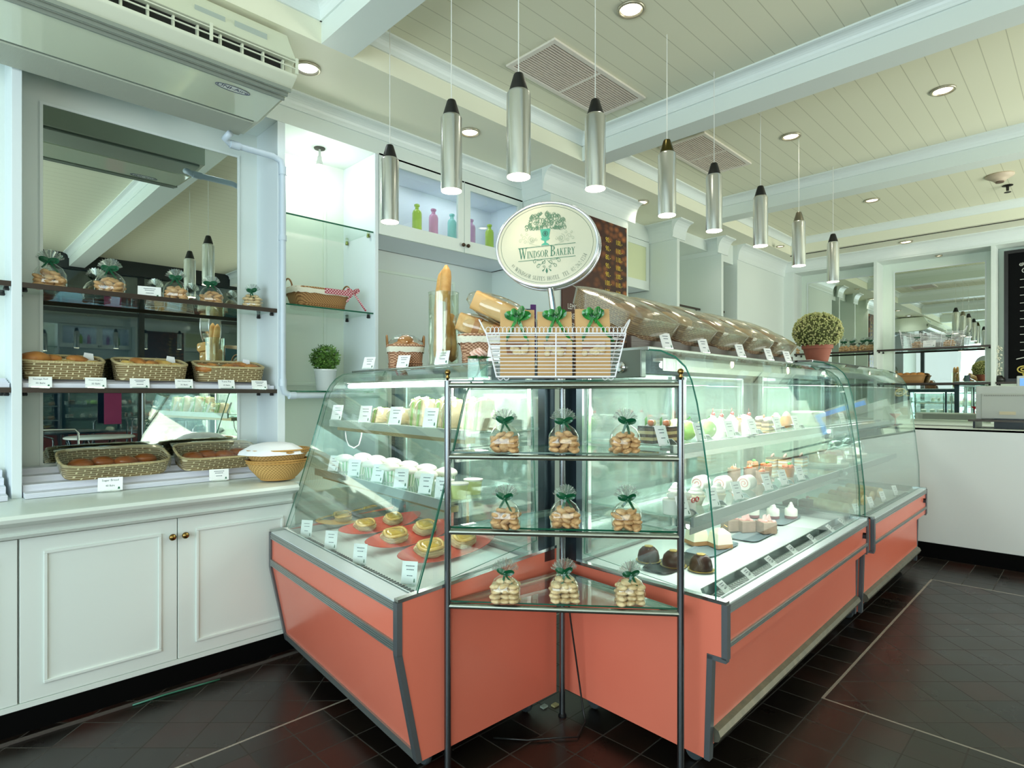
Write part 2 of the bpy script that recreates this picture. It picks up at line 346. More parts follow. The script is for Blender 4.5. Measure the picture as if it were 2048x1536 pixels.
# ================================================================== THE ROOM
st(MB().box(-2.7, 8.6, -7, 4, -.1, 0).build('floor', floormat()), 'dark brown quarry tile floor')
st(MB().box(-2.7, 8.6, -2.7, 2.72, 3.2, 3.3).build('ceiling', planks('ceiling_boards2', '#e6e5cc', '#c2c1a6', .117, 'Y')), 'cream boarded ceiling')
m = MB(); m.box(-2.7, 8.6, 2.70, 4, 3.02, 3.3); m.box(7.54, 8.6, -2.7, 2.70, 3.02, 3.3); st(m.build('ceiling_soffit', CREAM), 'lower ceiling border along the walls')
BXS = lambda n, m, *a, **k: st(BX(n, m, *a, **k))
for x in (-.68, 1.38, 3.43, 5.49): BXS('ceiling_beam', WHITE, x, x+.17, -2.6, 2.70, 3.02, 3.20)
def cornice(m, x0, y0, x1, y1, nx, ny, z=3.2, w_=.065, h=.075):
    """stepped cornice along the run, sticking out towards (nx, ny)"""
    prof = [(0, 0), (w_, 0), (w_, -.010), (w_-.006, -.012)]+[(w_-.010-(w_-.022)*sin(t_*pi/12), -.014-(h-.028)*(1-cos(t_*pi/12))) for t_ in range(7)]+[(.010, -h+.006), (.010, -h), (0, -h)]
    L_ = Vector((x1-x0, y1-y0, 0)); D_ = L_.normalized()
    m.prism(prof, lambda u, v, t: (x0+D_.x*t+nx*u, y0+D_.y*t+ny*u, z+v), 0, L_.length)
n = 1
for x in (-.68, 1.38, 3.43, 5.49):
    for s_, xx in ((-1, x), (1, x+.17)):
        m = MB(); cornice(m, xx, -2.6, xx, 2.7, s_, 0); st(m.build('trim_%d' % n, TRIM)); n += 1
m = MB(); cornice(m, -2.6, 2.70, 7.54, 2.70, 0, -1); st(m.build('trim_%d' % n, TRIM)); n += 1
m = MB(); cornice(m, 7.54, -2.6, 7.54, 2.70, -1, 0); st(m.build('trim_%d' % n, TRIM)); n += 1
BXS('trim_%d' % n, mat('dark_seam', '#4a4a40', .8), 7.585, 7.595, -2.6, 2.72, 3.012, 3.021); n += 1  # thin dark seam across the far ceiling border
# left wall with its niches
W1 = mat('wall_white', '#dde5e0', .45)
BXS('wall_left', NICHE, -2.7, 8.6, 3.68, 3.85, 0, 3.1)
BXS('wall_left_niche_back', W1, -2.6, 1.413, 3.57, 3.68, .84, 3.0)
BXS('wall_left_header', WHITE, -2.6, 3.41, 3.28, 3.68, 2.845, 3.03)
BXS('wall_left_header', WHITE, 4.45, 5.28, 3.28, 3.68, 2.865, 3.03)
for x0, x1 in ((.267, .302), (1.413, 1.457), (2.043, 2.068)): BXS('wall_left_divider', mat('divider_white', '#dfe8ec', .4), x0, x1, 3.28, 3.68, .857, 2.845, bev=.002)
BXS('wall_left_recess_back', W1, 2.068, 3.41, 3.65, 3.68, .0, 2.36)
for (x0, x1, z0, z1, y) in ((1.50, 1.915, 1.36, 2.75, 3.68), (1.50, 1.915, .9, 1.33, 3.68), (2.25, 3.0, 1.3, 2.2, 3.65)):
    m = MB()
    ring4(m, x0, x1, z0, z1, .02, y-.008, y)
    st(m.build('trim_%d' % n, NICHE, bev=.002)); n += 1
def crown(m, x0, y0, x1, y1, nx, ny, z1=3.02, h=.17, w_=.10):
    cornice(m, x0-(w_ if ny and x0 < 6.5 else 0), y0, x1+(w_ if ny and x0 < 6.5 else 0), y1, nx, ny, z1, w_, h)
m = MB(); cornice(m, -2.6, 3.28, 3.41, 3.28, 0, -1, 3.02, .07, .08); st(m.build('trim_%d' % n, TRIM)); n += 1
# projecting wall piers
def pier(x0, x1, y0, y1, mt=WHITE):
    BXS('wall_left_pier', mt, x0, x1, y0, y1, 0, 3.03)
pier(3.41, 4.456, 2.99, 3.68); pier(5.28, 5.33, 2.97, 3.68); pier(6.20, 6.25, 2.95, 3.68); BXS('wall_left_end', WHITE, 6.6, 8.3, 2.95, 3.68, 0, 3.03)
BXS('wall_left_header', WHITE, 5.33, 6.2, 3.1, 3.68, 2.9, 3.03); BXS('wall_left_header', WHITE, 6.25, 6.6, 3.0, 3.68, 2.8, 3.03)
for (x0, x1, y) in ((3.41, 4.456, 2.99), (5.28, 5.33, 2.97), (6.20, 6.25, 2.95), (6.6, 8.0, 2.95)):
    m = MB(); crown(m, x0, y, x1, y, 0, -1)
    m2 = MB(); st(m.build('trim_%d' % n, TRIM)); n += 1
    if x0 < 6.5:
        m = MB(); crown(m, x0, y, x0, 3.28 if x0 < 4 else 3.6, -1, 0); st(m.build('trim_%d' % n, TRIM)); n += 1
# back wall (far right) with mirror niches
BXS('wall_back', NICHE, 8.28, 8.5, -2.7, 3.9, 0, 3.2)
for y0, y1 in ((2.82, 2.96), (1.88, 1.916), (.79, .827)): BXS('wall_back_divider', WHITE, 8.0, 8.28, y0, y1, .9, 2.88, bev=.002)
BXS('wall_back_header', WHITE, 8.0, 8.28, -2.6, 2.96, 2.88, 3.03)
m = MB(); cornice(m, 8.0, -2.6, 8.0, 2.95, -1, 0, 3.02, .1, .12); st(m.build('trim_%d' % n, TRIM)); n += 1
# walls behind the photographer
DARKW = mat('dark_wall', '#3a5560', .5); FRAME = mat('window_frame_dark', '#1c2224', .4)
m = MB(); m.box(-2.8, -2.6, -2.7, 4, 0, .7); m.box(-2.8, -2.6, -2.7, 4, 2.8, 3.3); st(m.build('wall_window_side', WHITE))
m = MB()
for y in (-2.7, -.6, 1.4, 3.4): m.box(-2.75, -2.65, y, y+.08, .7, 2.8)
st(m.build('window_1', FRAME))
st(MB().box(-2.712, -2.7, -2.7, 3.6, .7, 2.8).build('window_2', GLASS))
m = MB(); m.box(-2.7, 8.5, -2.75, -2.62, 3.0, 3.3); st(m.build('wall_front', FRAME))
m = MB()
for x in (-2.7, .6, 2.2, 3.95, 7.7): m.box(x, x+.07, -2.74, -2.66, 0, 3.0)
m.box(-2.7, 8.5, -2.73, -2.67, 2.42, 2.47); st(m.build('window_3', FRAME))
st(MB().box(-2.7, 8.5, -2.702, -2.698, 0, 3.0).build('window_4', glassmat('dark_glazing', (.5, .62, .68), base=.12, gain=.7)))
m = MB(); m.box(-2.8, 8.6, -7.1, -7, 0, 3.3); m.box(-2.8, -2.7, -7, -2.75, 0, 3.3); m.box(8.5, 8.6, -7, -2.75, 0, 3.3); m.box(-2.8, 8.6, -7, -2.75, 3.05, 3.3); st(m.build('wall_beyond', DARKW))
area('dining_lamp', (2.5, -5, 2.9), (2, 2), 25, (.7, .88, 1))
# ------------------------------------------------------------------ ceiling fittings
def downlight(x, y, z, lab, warm=True, r=.068, p=3, grp=None):
    t = T('downlight', lab, 'ceiling light', (x, y, z), group=grp)
    MB().lathe([(r, 0), (r*1.0, -.008), (r*.86, -.012), (r*.8, -.004), (r*.74, .0)], 28).build('trim_ring', mat('ring_bronze', '#b9b29c', .3, .6), t, smooth=True)
    MB().lathe([(0, -.003), (r*.70, -.003), (r*.74, -.001)], 24).build('lens', LAMPW if warm else LAMPC, t)
    l = bpy.data.lights.new('downlight_lamp', 'SPOT'); l.energy = p; l.spot_size = rad(130); l.spot_blend = .8; l.shadow_soft_size = .05; l.color = (1, .93, .76) if warm else (.85, .95, 1)
    o = bpy.data.objects.new('downlight_lamp', l); COL.objects.link(o); o.location = (0, 0, -.03); o.parent = t
downlight(1.43, 2.95, 3.02, 'round recessed ceiling light with cool white glow beside the air conditioner', False)
downlight(2.53, 2.92, 3.02, 'round recessed light in the lower border behind the second hanging lamp')
downlight(4.53, 2.90, 3.02, 'recessed light in the border above the coffee menu board')
downlight(5.84, 2.80, 3.02, 'small recessed light in the border beyond the second pier', r=.04)
downlight(7.0, 2.62, 3.02, 'farthest small recessed light near the corner of the left border', r=.045, p=.8)
downlight(2.465, 1.637, 3.2, 'large recessed light in the boarded ceiling at the top of the picture')
downlight(4.494, .697, 3.2, 'recessed light in the boards of the middle bay, nearer the right edge')
downlight(4.504, 1.61, 3.2, 'recessed light in the boards beside the white pendant cord')
downlight(6.54, 1.58, 3.2, 'recessed light in the farthest boarded bay')
downlight(7.8, 1.55, 3.02, 'recessed light in the far border above the mirrors')
downlight(8.13, 1.30, 2.88, 'small bright light inside the mirror niche top', r=.035, p=2)
def vent(x0, x1, y0, y1, lab):
    t = T('ceiling_vent', lab, 'vent', (x0, y0, 3.2), group='louvred ceiling vents'); X = x1-x0; Y = y1-y0
    BX('backing', mat('vent_dark', '#5d5348', .8), .02, X-.02, .02, Y-.02, -.004, -.001, t)
    m = MB()
    for a in ((0, X, 0, .03), (0, X, Y-.03, Y), (0, .03, .03, Y-.03), (X-.03, X, .03, Y-.03), (X/2-.007, X/2+.007, .03, Y-.03)): m.box(a[0], a[1], a[2], a[3], -.014, -.001)
    m.build('frame', mat('vent_frame', '#e6dfd2', .4), t, bev=.002)
    k = 17; m = MB()
    for i in range(k):
        y = .036+(Y-.072)*(i+.5)/k; m.box(.03, X-.03, y-.004, y+.003, -.013, -.004)
    m.build('louvres', mat('vent_slats', '#ddd2c4', .4), t)
vent(2.37, 3.255, 2.05, 2.42, 'rectangular louvred vent in the nearer ceiling bay behind the third hanging lamp')
vent(3.98, 4.79, 2.02, 2.39, 'rectangular louvred vent in the middle ceiling bay behind the fifth hanging lamp')
t = T('smoke_detector', 'round cream smoke detector on the far boarded ceiling', 'smoke detector', (6.58, .62, 3.2))
MB().lathe([(.1, 0), (.1, -.012), (.07, -.03), (.045, -.045), (.04, -.055), (0, -.057)], 28).build('housing', mat('detector', '#cbb9a4', .5), t, smooth=True)
MB().lathe([(.03, -.05), (.03, -.066), (0, -.068)], 16).build('sensor', mat('detector_dark', '#6b5a4c', .5), t)
t = T('sprinkler', 'dark fire sprinkler head behind the smoke detector', 'sprinkler', (6.95, .60, 3.2))
MB().lathe([(.04, 0), (.04, -.006), (.012, -.012), (.01, -.05), (0, -.05)], 16).build('body', mat('sprinkler_metal', '#33302c', .4, .8), t)
MB().lathe([(.026, -.062), (.026, -.065), (0, -.065)], 12).build('deflector', MATS['sprinkler_metal'], t)
# ------------------------------------------------------------------ pendants
def pendant(x, y, zb, ztop, lab, zc=3.2, capm='black'):
    t = T('pendant_lamp', lab, 'pendant lamp', (x, y, zb), group='aluminium tube pendants'); H = .397; r = .0465
    hc = .068
    MB().lathe([(r, 0), (r, H-hc-.012), (r-.004, H-hc-.004), (r*.82, H-hc), (0, H-hc)], 32).build('tube', ALU, t, smooth='auto')
    MB().lathe([(0, .004), (r*.92, .004), (r*.96, -.001)], 28).build('lens', emis('pendant_lamp_glow', '#fff0d2', 14), t)
    cm = mat('bronze_cap', '#4b4420', .25, .8) if capm == 'bronze' else (mat('steel_cap', '#8a8576', .3, 1) if capm == 'steel' else BLACK)
    MB().lathe([(r*.8, H-hc-.003), (r*.80, H-hc+.003), (r*.42, H-.005), (r*.36, H), (0, H)], 28).build('cap', cm, t, smooth='auto')
    MB().tube([(0, 0, H), (0, 0, zc-zb)], .0022, 6).build('cord', mat('cord_white', '#dcdcd6', .5), t)
    l = bpy.data.lights.new('pendant_bulb', 'SPOT'); l.energy = 2.2; l.spot_size = rad(90); l.spot_blend = .6; l.shadow_soft_size = .035; l.color = (1, .9, .7)
    o = bpy.data.objects.new('pendant_bulb', l); COL.objects.link(o); o.location = (0, 0, -.02); o.parent = t
for a in ((1.709, 2.603, 2.195, 'leftmost hanging tube lamp over the cake display with black cap'),
          (1.637, 2.012, 2.193, 'second hanging tube lamp from the left, over the left display'),
          (1.624, 1.588, 2.14, 'largest hanging tube lamp, highest in the picture above the oval sign'),
          (2.12, 1.595, 2.219, 'fourth hanging tube lamp, just right of the oval sign top'),
          (2.773, 1.618, 2.246, 'fifth hanging tube lamp with bronze-tinted cap', 'bronze'),
          (3.289, 1.609, 2.264, 'sixth hanging tube lamp from the left, black cap, before the far vent'),
          (3.936, 1.601, 2.29, 'seventh hanging tube lamp from the left, cord hidden behind the beam'),
          (4.606, 1.59, 2.261, 'eighth hanging tube lamp with steel cap and bright white cord', 'steel'),
          (5.352, 1.577, 2.241, 'farthest and rightmost hanging tube lamp')):
    pendant(a[0], a[1], a[2], 0, a[3], capm=a[4] if len(a) > 4 else 'black')
# ------------------------------------------------------------------ air conditioner under the soffit
t = T('air_conditioner', 'long cream ceiling air conditioner unit above the left mirror', 'air conditioner', (-1.0, 0, 0))
L_ = 2.22; acm = mat('aircon_casing', '#dcdfcb', .35); prof = [(3.263, 2.70), (3.037, 2.693), (2.75, 2.708), (2.68, 2.722), (2.62, 2.76), (2.615, 2.772), (2.67, 2.778), (2.67, 2.838), (2.62, 2.842), (2.63, 2.85), (2.70, 2.96), (2.722, 3.0), (3.263, 3.0)]
fx = lambda y, z, tt: (tt, y, z)
MB().prism(prof, fx, 0, L_).build('casing', acm, t, bev=.004)
MB().prism([(3.03, 2.694), (2.75, 2.706), (2.748, 2.700), (3.03, 2.686)], fx, .05, L_-.02).build('front_panel', mat('aircon_panel', '#dbe2cb', .08, coat=.6), t)
m = MB()
for i in range(34): y = 3.25-.2*i/34; m.box(.05, L_-.03, y-.0018, y+.0018, 2.684, 2.70)
m.build('intake_grille', mat('aircon_grille', '#b4baac', .5), t)
BX('filter', mat('aircon_filter', '#7d867c', .7), .05, L_-.03, 3.045, 3.255, 2.691, 2.698, t)
m = MB()
for k in range(3):
    y = 2.74-.035*k; z = 2.706+.006*k; m.box(.0, L_-.01, y-.009, y, z-.012, z+.004)
m.build('lower_louvre', mat('aircon_louvre', '#8d948a', .4), t)
BX('outlet', mat('aircon_dark', '#1c1c18', .8), .05, L_-.04, 2.662, 2.668, 2.779, 2.837, t)
m = MB()
for z in (2.793, 2.822): m.box(.0, L_-.005, 2.606, 2.611, z-.0022, z+.0022)
for k in range(7): m.box(k*(L_-.012)/6, k*(L_-.012)/6+.012, 2.6055, 2.6125, 2.772, 2.842)
for k in range(24): x = .09+k*.09; m.box(x, x+.008, 2.64, 2.66, 2.779, 2.83)
m.build('outlet_grille', acm, t)
def acf(u, v): return (L_-.255+u, 2.845-v, 2.6985-.002-v*.04)
m = MB(); m.flat([(.075*cos(a*pi/16), .026*sin(a*pi/16)) for a in range(32)], lambda u, v: (L_-.22+u, 2.80-v, 2.6965), 0)
b_ = m.build('badge', mat('badge_white', '#e8ebe6', .3), t)
m = MB(); m.tube([(L_-.22+.075*cos(a*pi/16), 2.80+.026*sin(a*pi/16), 2.6955) for a in range(32)], .0012, 5, True)
put_text(m, 'UNI-Aire', .036, lambda u, v: (L_-.22+u, 2.81-v, 2.6955)); m.build('badge_lettering', mat('badge_ink', '#1d2c55', .4), b_)
BX('sticker', mat('sticker_grey', '#a9b3ac', .5), L_-.42, L_-.30, 2.664, 2.668, 2.90, 2.925, t); BX('sticker', MATS['sticker_grey'], L_-.26, L_-.12, 2.664, 2.668, 2.90, 2.93, t)
t = T('drain_pipe', 'white plastic drain pipe running from the air conditioner down the divider', 'pipe')
PV = mat('pvc_pipe', '#c9d6e2', .35); r_ = .017
m = MB(); m.tube([(1.13, 3.20, 2.66), (1.12, 3.25, 2.645), (1.15, 3.262, 2.63), (1.38, 3.262, 2.63), (1.425, 3.262, 2.615), (1.435, 3.262, 2.57), (1.435, 3.262, 1.36), (1.445, 3.262, 1.315), (1.49, 3.262, 1.297), (2.06, 3.262, 1.297)], r_, 12); m.build('pipe', PV, t, smooth=True)
for p, q in (((1.15, 3.262, 2.63), (1.20, 3.262, 2.63)), ((1.435, 3.262, 2.585), (1.435, 3.262, 2.54)), ((1.435, 3.262, 2.2), (1.435, 3.262, 2.17)), ((1.435, 3.262, 1.39), (1.435, 3.262, 1.35)), ((1.47, 3.262, 1.297), (1.51, 3.262, 1.297))): MB().tube([p, q], r_+.004, 12).build('pipe_socket', PV, t, smooth='auto')
# ------------------------------------------------------------------ base cabinets and worktop on the left
def cabinet(x0, doors, lab):
    t = T('base_cabinet', lab, 'cabinet', (x0, 0, 0), group='white base cabinets'); X = doors[-1]-x0
    BX('body', WHITE, 0, X, 2.962, 3.5, .085, .80, t)
    d0 = x0
    for i, d1 in enumerate(doors):
        d = BX('door', WHITE, d0-x0+.002, d1-x0-.002, 2.94, 2.962, .112, .745, t, bev=.002)
        a0, a1, z0, z1 = d0-x0+.075, d1-x0-.065, .168, .688
        m = MB()
        ring4(m, a0, a1, z0, z1, .012, 2.932, 2.941)
        m.build('moulding', WHITE, d, bev=.002)
        kx = (d1-x0-.026) if i == 0 else (d0-x0+.026)
        R = Matrix.Rotation(pi/2, 4, 'X')
        MB().lathe([(.006, 0), (.007, .012), (.014, .02), (.015, .027), (.011, .033), (0, .034)], 18, (kx, 2.94, .668), M=R).build('knob', BRASS, d, smooth=True)
        d0 = d1
cabinet(.261, (.811, 1.36), 'white two-door base cabinet with brass knobs beside the display case')
cabinet(-.84, (-.29, .259), 'white base cabinet cut by the left edge of the picture')
m = MB(); m.prism([(2.96, .752), (2.915, .752), (2.905, .765), (2.915, .775), (2.90, .80), (2.86, .812), (2.835, .826), (2.83, .84), (2.838, .853), (2.86, .857), (3.68, .857), (3.68, .80), (2.96, .80)], fx, -2.6, 1.33); m.box(1.33, 1.70, 2.905, 3.68, .80, .857)
tag(m.build('worktop', mat('worktop_white', '#dbe4dd', .25), smooth='auto'), 'long white painted worktop with rounded nose on the left wall', 'worktop')
BXS('baseboard_left', MATTEBLACK, -2.6, 1.7, 2.93, 2.95, 0, .09); BXS('trim_%d' % n, WHITE, -2.6, 1.36, 2.936, 2.965, .088, .11); n += 1
BXS('trim_%d' % n, mat('floor_edge_strip', '#4a4440', .5), -2.6, 1.4, 2.865, 2.88, 0, .008); n += 1
# mirror
def wall_mirror(pts, lab, frame=.012):
    t = T('wall_mirror', lab, 'mirror'); ax, c, a0, a1, z0, z1 = pts
    if ax == 'y': g = MB().box(a0, a1, c-.004, c-.001, z0, z1)
    else: g = MB().box(c-.004, c-.001, a0, a1, z0, z1)
    g.build('mirror_glass', MIRROR, t); m = MB()
    for q in ((a0-frame, a1+frame, z0-frame, z0), (a0-frame, a1+frame, z1, z1+frame), (a0-frame, a0, z0, z1), (a1, a1+frame, z0, z1)):
        if ax == 'y': m.box(q[0], q[1], c-.008, c, q[2], q[3])
        else: m.box(c-.008, c, q[0], q[1], q[2], q[3])
    m.build('frame', TRIM, t)
wall_mirror(('y', 3.57, .405, 1.298, .97, 2.685), 'tall mirror behind the pastry shelves on the left wall')
wall_mirror(('x', 8.28, 1.93, 2.74, 1.0, 2.77), 'mirror in the far wall niche behind the potted plant')
wall_mirror(('x', 8.28, .906, 1.756, 1.0, 2.77), 'mirror in the far wall niche left of the chalkboard')
# glass shelves
def shelf(x0, x1, y0, y1, z, lab, brown=True, ax='y', grp=None, clip=BLACK):
    t = T('glass_shelf', lab, 'shelf', (0, 0, z), group=grp)
    m = MB(); m.box(x0, x1, y0, y1, -.008, 0, 0)
    m.build('glass_plate', GLASS, t)
    if brown:
        (BX('edge_strip', SHELFEDGE, x0, x1, y0-.006, y0+.004, -.018, .004, t) if ax == 'y' else BX('edge_strip', SHELFEDGE, x0-.006, x0+.004, y0, y1, -.018, .004, t))
    else: BX('edge_strip', GEDGE, x0, x1, y0-.002, y0+.001, -.0085, .0005, t)
    for cx, cy in (((x0+.012, y0+.04), (x0+.012, y1-.05), (x1-.012, y0+.04), (x1-.012, y1-.05)) if ax == 'y' else ((x0+.04, y0+.012), (x1-.05, y0+.012), (x0+.04, y1-.012), (x1-.05, y1-.012))):
        MB().lathe([(.009, -.032), (.011, -.026), (.009, -.016), (.009, -.008)], 12, (cx, cy, 0)).build('support_clip', clip, t)
    return t
shelf(.303, 1.412, 3.29, 3.565, 1.782, 'upper glass shelf with brown edge in front of the mirror')
shelf(.303, 1.412, 3.29, 3.565, 1.328, 'lower glass shelf with brown edge carrying three pastry baskets')
shelf(-.8, .266, 3.29, 3.565, 1.782, 'upper glass shelf cut by the left edge of the picture')
shelf(-.8, .266, 3.29, 3.565, 1.328, 'lower glass shelf cut by the left edge of the picture')
CLIPB = mat('brass_clip', '#7f8a50', .3, .8)
shelf(1.458, 2.042, 3.30, 3.66, 2.346, 'topmost clear glass shelf under the bare bulb', False, clip=CLIPB)
shelf(1.458, 2.042, 3.30, 3.66, 1.826, 'clear glass shelf carrying the gingham-lined basket', False)
shelf(1.458, 2.042, 3.30, 3.66, 1.325, 'clear glass shelf carrying the small potted plant', False)
# slatted white display boards
def slats(x0, x1, y0, y1, z0, z1, lab):
    t = T('slatted_board', lab, 'display board', (0, 0, 0), group='white slatted display boards'); sm = mat('slat_white', '#e2e4ee', .4); k = 4
    for i in range(k):
        q0 = y0+(y1-y0)*i/k; zz = z0+.022+(z1-z0-.022)*i/(k-1)
        m = MB(); m.box(x0, x1, q0, q0+(y1-y0)/k, z0, zz); 
        for g in range(3): m.box(x0, x1, q0-.003, q0, zz-.005-.006*g, zz-.0025-.006*g)
        m.build('step', sm, t)
slats(.306, 1.40, 3.30, 3.52, 1.33, 1.375, 'white ribbed board under the pastry baskets on the shelf')
slats(.306, 1.40, 3.22, 3.54, .859, .965, 'stepped white ribbed board on the worktop under the wrapped bun baskets')
slats(-.8, .25, 3.22, 3.54, .859, .965, 'white ribbed board on the worktop at the left edge of the picture')
slats(-.8, .262, 3.30, 3.52, 1.33, 1.375, 'white ribbed board on the shelf at the left edge of the picture')
# upper cabinets
def upper(x0, splits, z0, z1, lab, frost=False):
    t = T('wall_cabinet', lab, 'cabinet', (x0, 0, 0)); X = splits[-1]-x0; y = 3.28
    m = MB(); m.box(0, X, y+.02, 3.66, z0, z0+.02); m.box(0, X, y+.02, 3.66, z1-.02, z1); m.box(0, .018, y+.02, 3.66, z0, z1); m.box(X-.018, X, y+.02, 3.66, z0, z1); m.box(0, X, 3.64, 3.66, z0, z1)
    m.build('body', mat('cabinet_inside', '#e3e8f2', .4), t)
    d0 = x0
    for i, d1 in enumerate(splits):
        a, b = d0-x0+.003, d1-x0-.003; f = .055; m = MB()
        ring4(m, a, b, z0, z1, f, y, y+.02, .09)
        d = m.build('door', WHITE, t)
        BX('pane', mat('frosted_pane', '#d6dcb4', .3) if frost else GLASS, a+f, b-f, y+.008, y+.012, z0+.09, z1-f, d)
        if not frost:
            kx = b-.02 if i == 0 else a+.02
            MB().ell((kx, y-.018, z0+.05), (.014, .014, .014), 12, 8).build('knob', mat('knob_bronze', '#4a3a2c', .3, .7), d, smooth=True)
        d0 = d1
    return t
upper(2.07, (2.79, 3.405), 2.337, 2.856, 'white wall cabinet with glass doors showing coloured bottles')
upper(4.46, (5.275,), 2.37, 2.86, 'white wall cabinet with a pale frosted door right of the menu board', True)
area('cabinet_lamp', (2.75, 3.46, 2.832), (1.0, .1), 1.2, (.85, .9, 1))
def bottle(x, y, z, col, lab):
    k = 'bottle_'+col; mt = mat(k, col, .25, coat=.4)
    m = MB().lathe([(0, 0), (.031, 0), (.034, .006), (.034, .225), (.028, .243), (.015, .252), (.013, .268), (.020, .276), (.020, .286), (.012, .29), (.012, .262), (0, .26)], 20)
    o = m.build('glass_bottle', mt, smooth='auto'); o.location = (x, y, z); tag(o, lab, 'bottle', 'coloured bottles in the wall cabinet')
for px, c, lab in ((834, '#b4cf2c', 'yellow-green glass bottle, leftmost in the wall cabinet'), (867, '#dd8fc4', 'pink glass bottle behind the left cabinet door'), (904, '#7fd0cc', 'turquoise glass bottle by the meeting of the cabinet doors'),
                (942, '#c98fc8', 'lilac pink glass bottle just behind the right cabinet door frame'), (979, '#a9c92a', 'lime green bottle at right in the wall cabinet')):
    u = (px-CX0)/F0; y = 3.42; bottle(y*(1+u)/(1-u), y, 2.358, c, lab)
t = T('light_bulb', 'bare glowing bulb hanging from the lit niche ceiling', 'light bulb', (1.757, 3.46, 2.845))
MB().lathe([(.035, 0), (.033, -.006), (.0, -.008)], 20).build('hole', mat('bulb_hole', '#3a3a30', .6), t)
MB().lathe([(.006, -.006), (.008, -.05), (.014, -.055), (.014, -.075), (.02, -.095), (.027, -.11)], 18).build('socket', mat('bulb_socket', '#dfe4de', .3), t, smooth='auto')
MB().lathe([(.027, -.11), (.03, -.125), (.024, -.14), (0, -.146)], 18).build('glass', emis('bulb_glow', '#f4fff4', 12), t, smooth=True)
l = bpy.data.lights.new('bulb_light', 'POINT'); l.energy = 2.4; l.color = (.96, 1, .9); l.shadow_soft_size = .04; o = bpy.data.objects.new('bulb_light', l); COL.objects.link(o); o.parent = t; o.location = (0, 0, -.19)
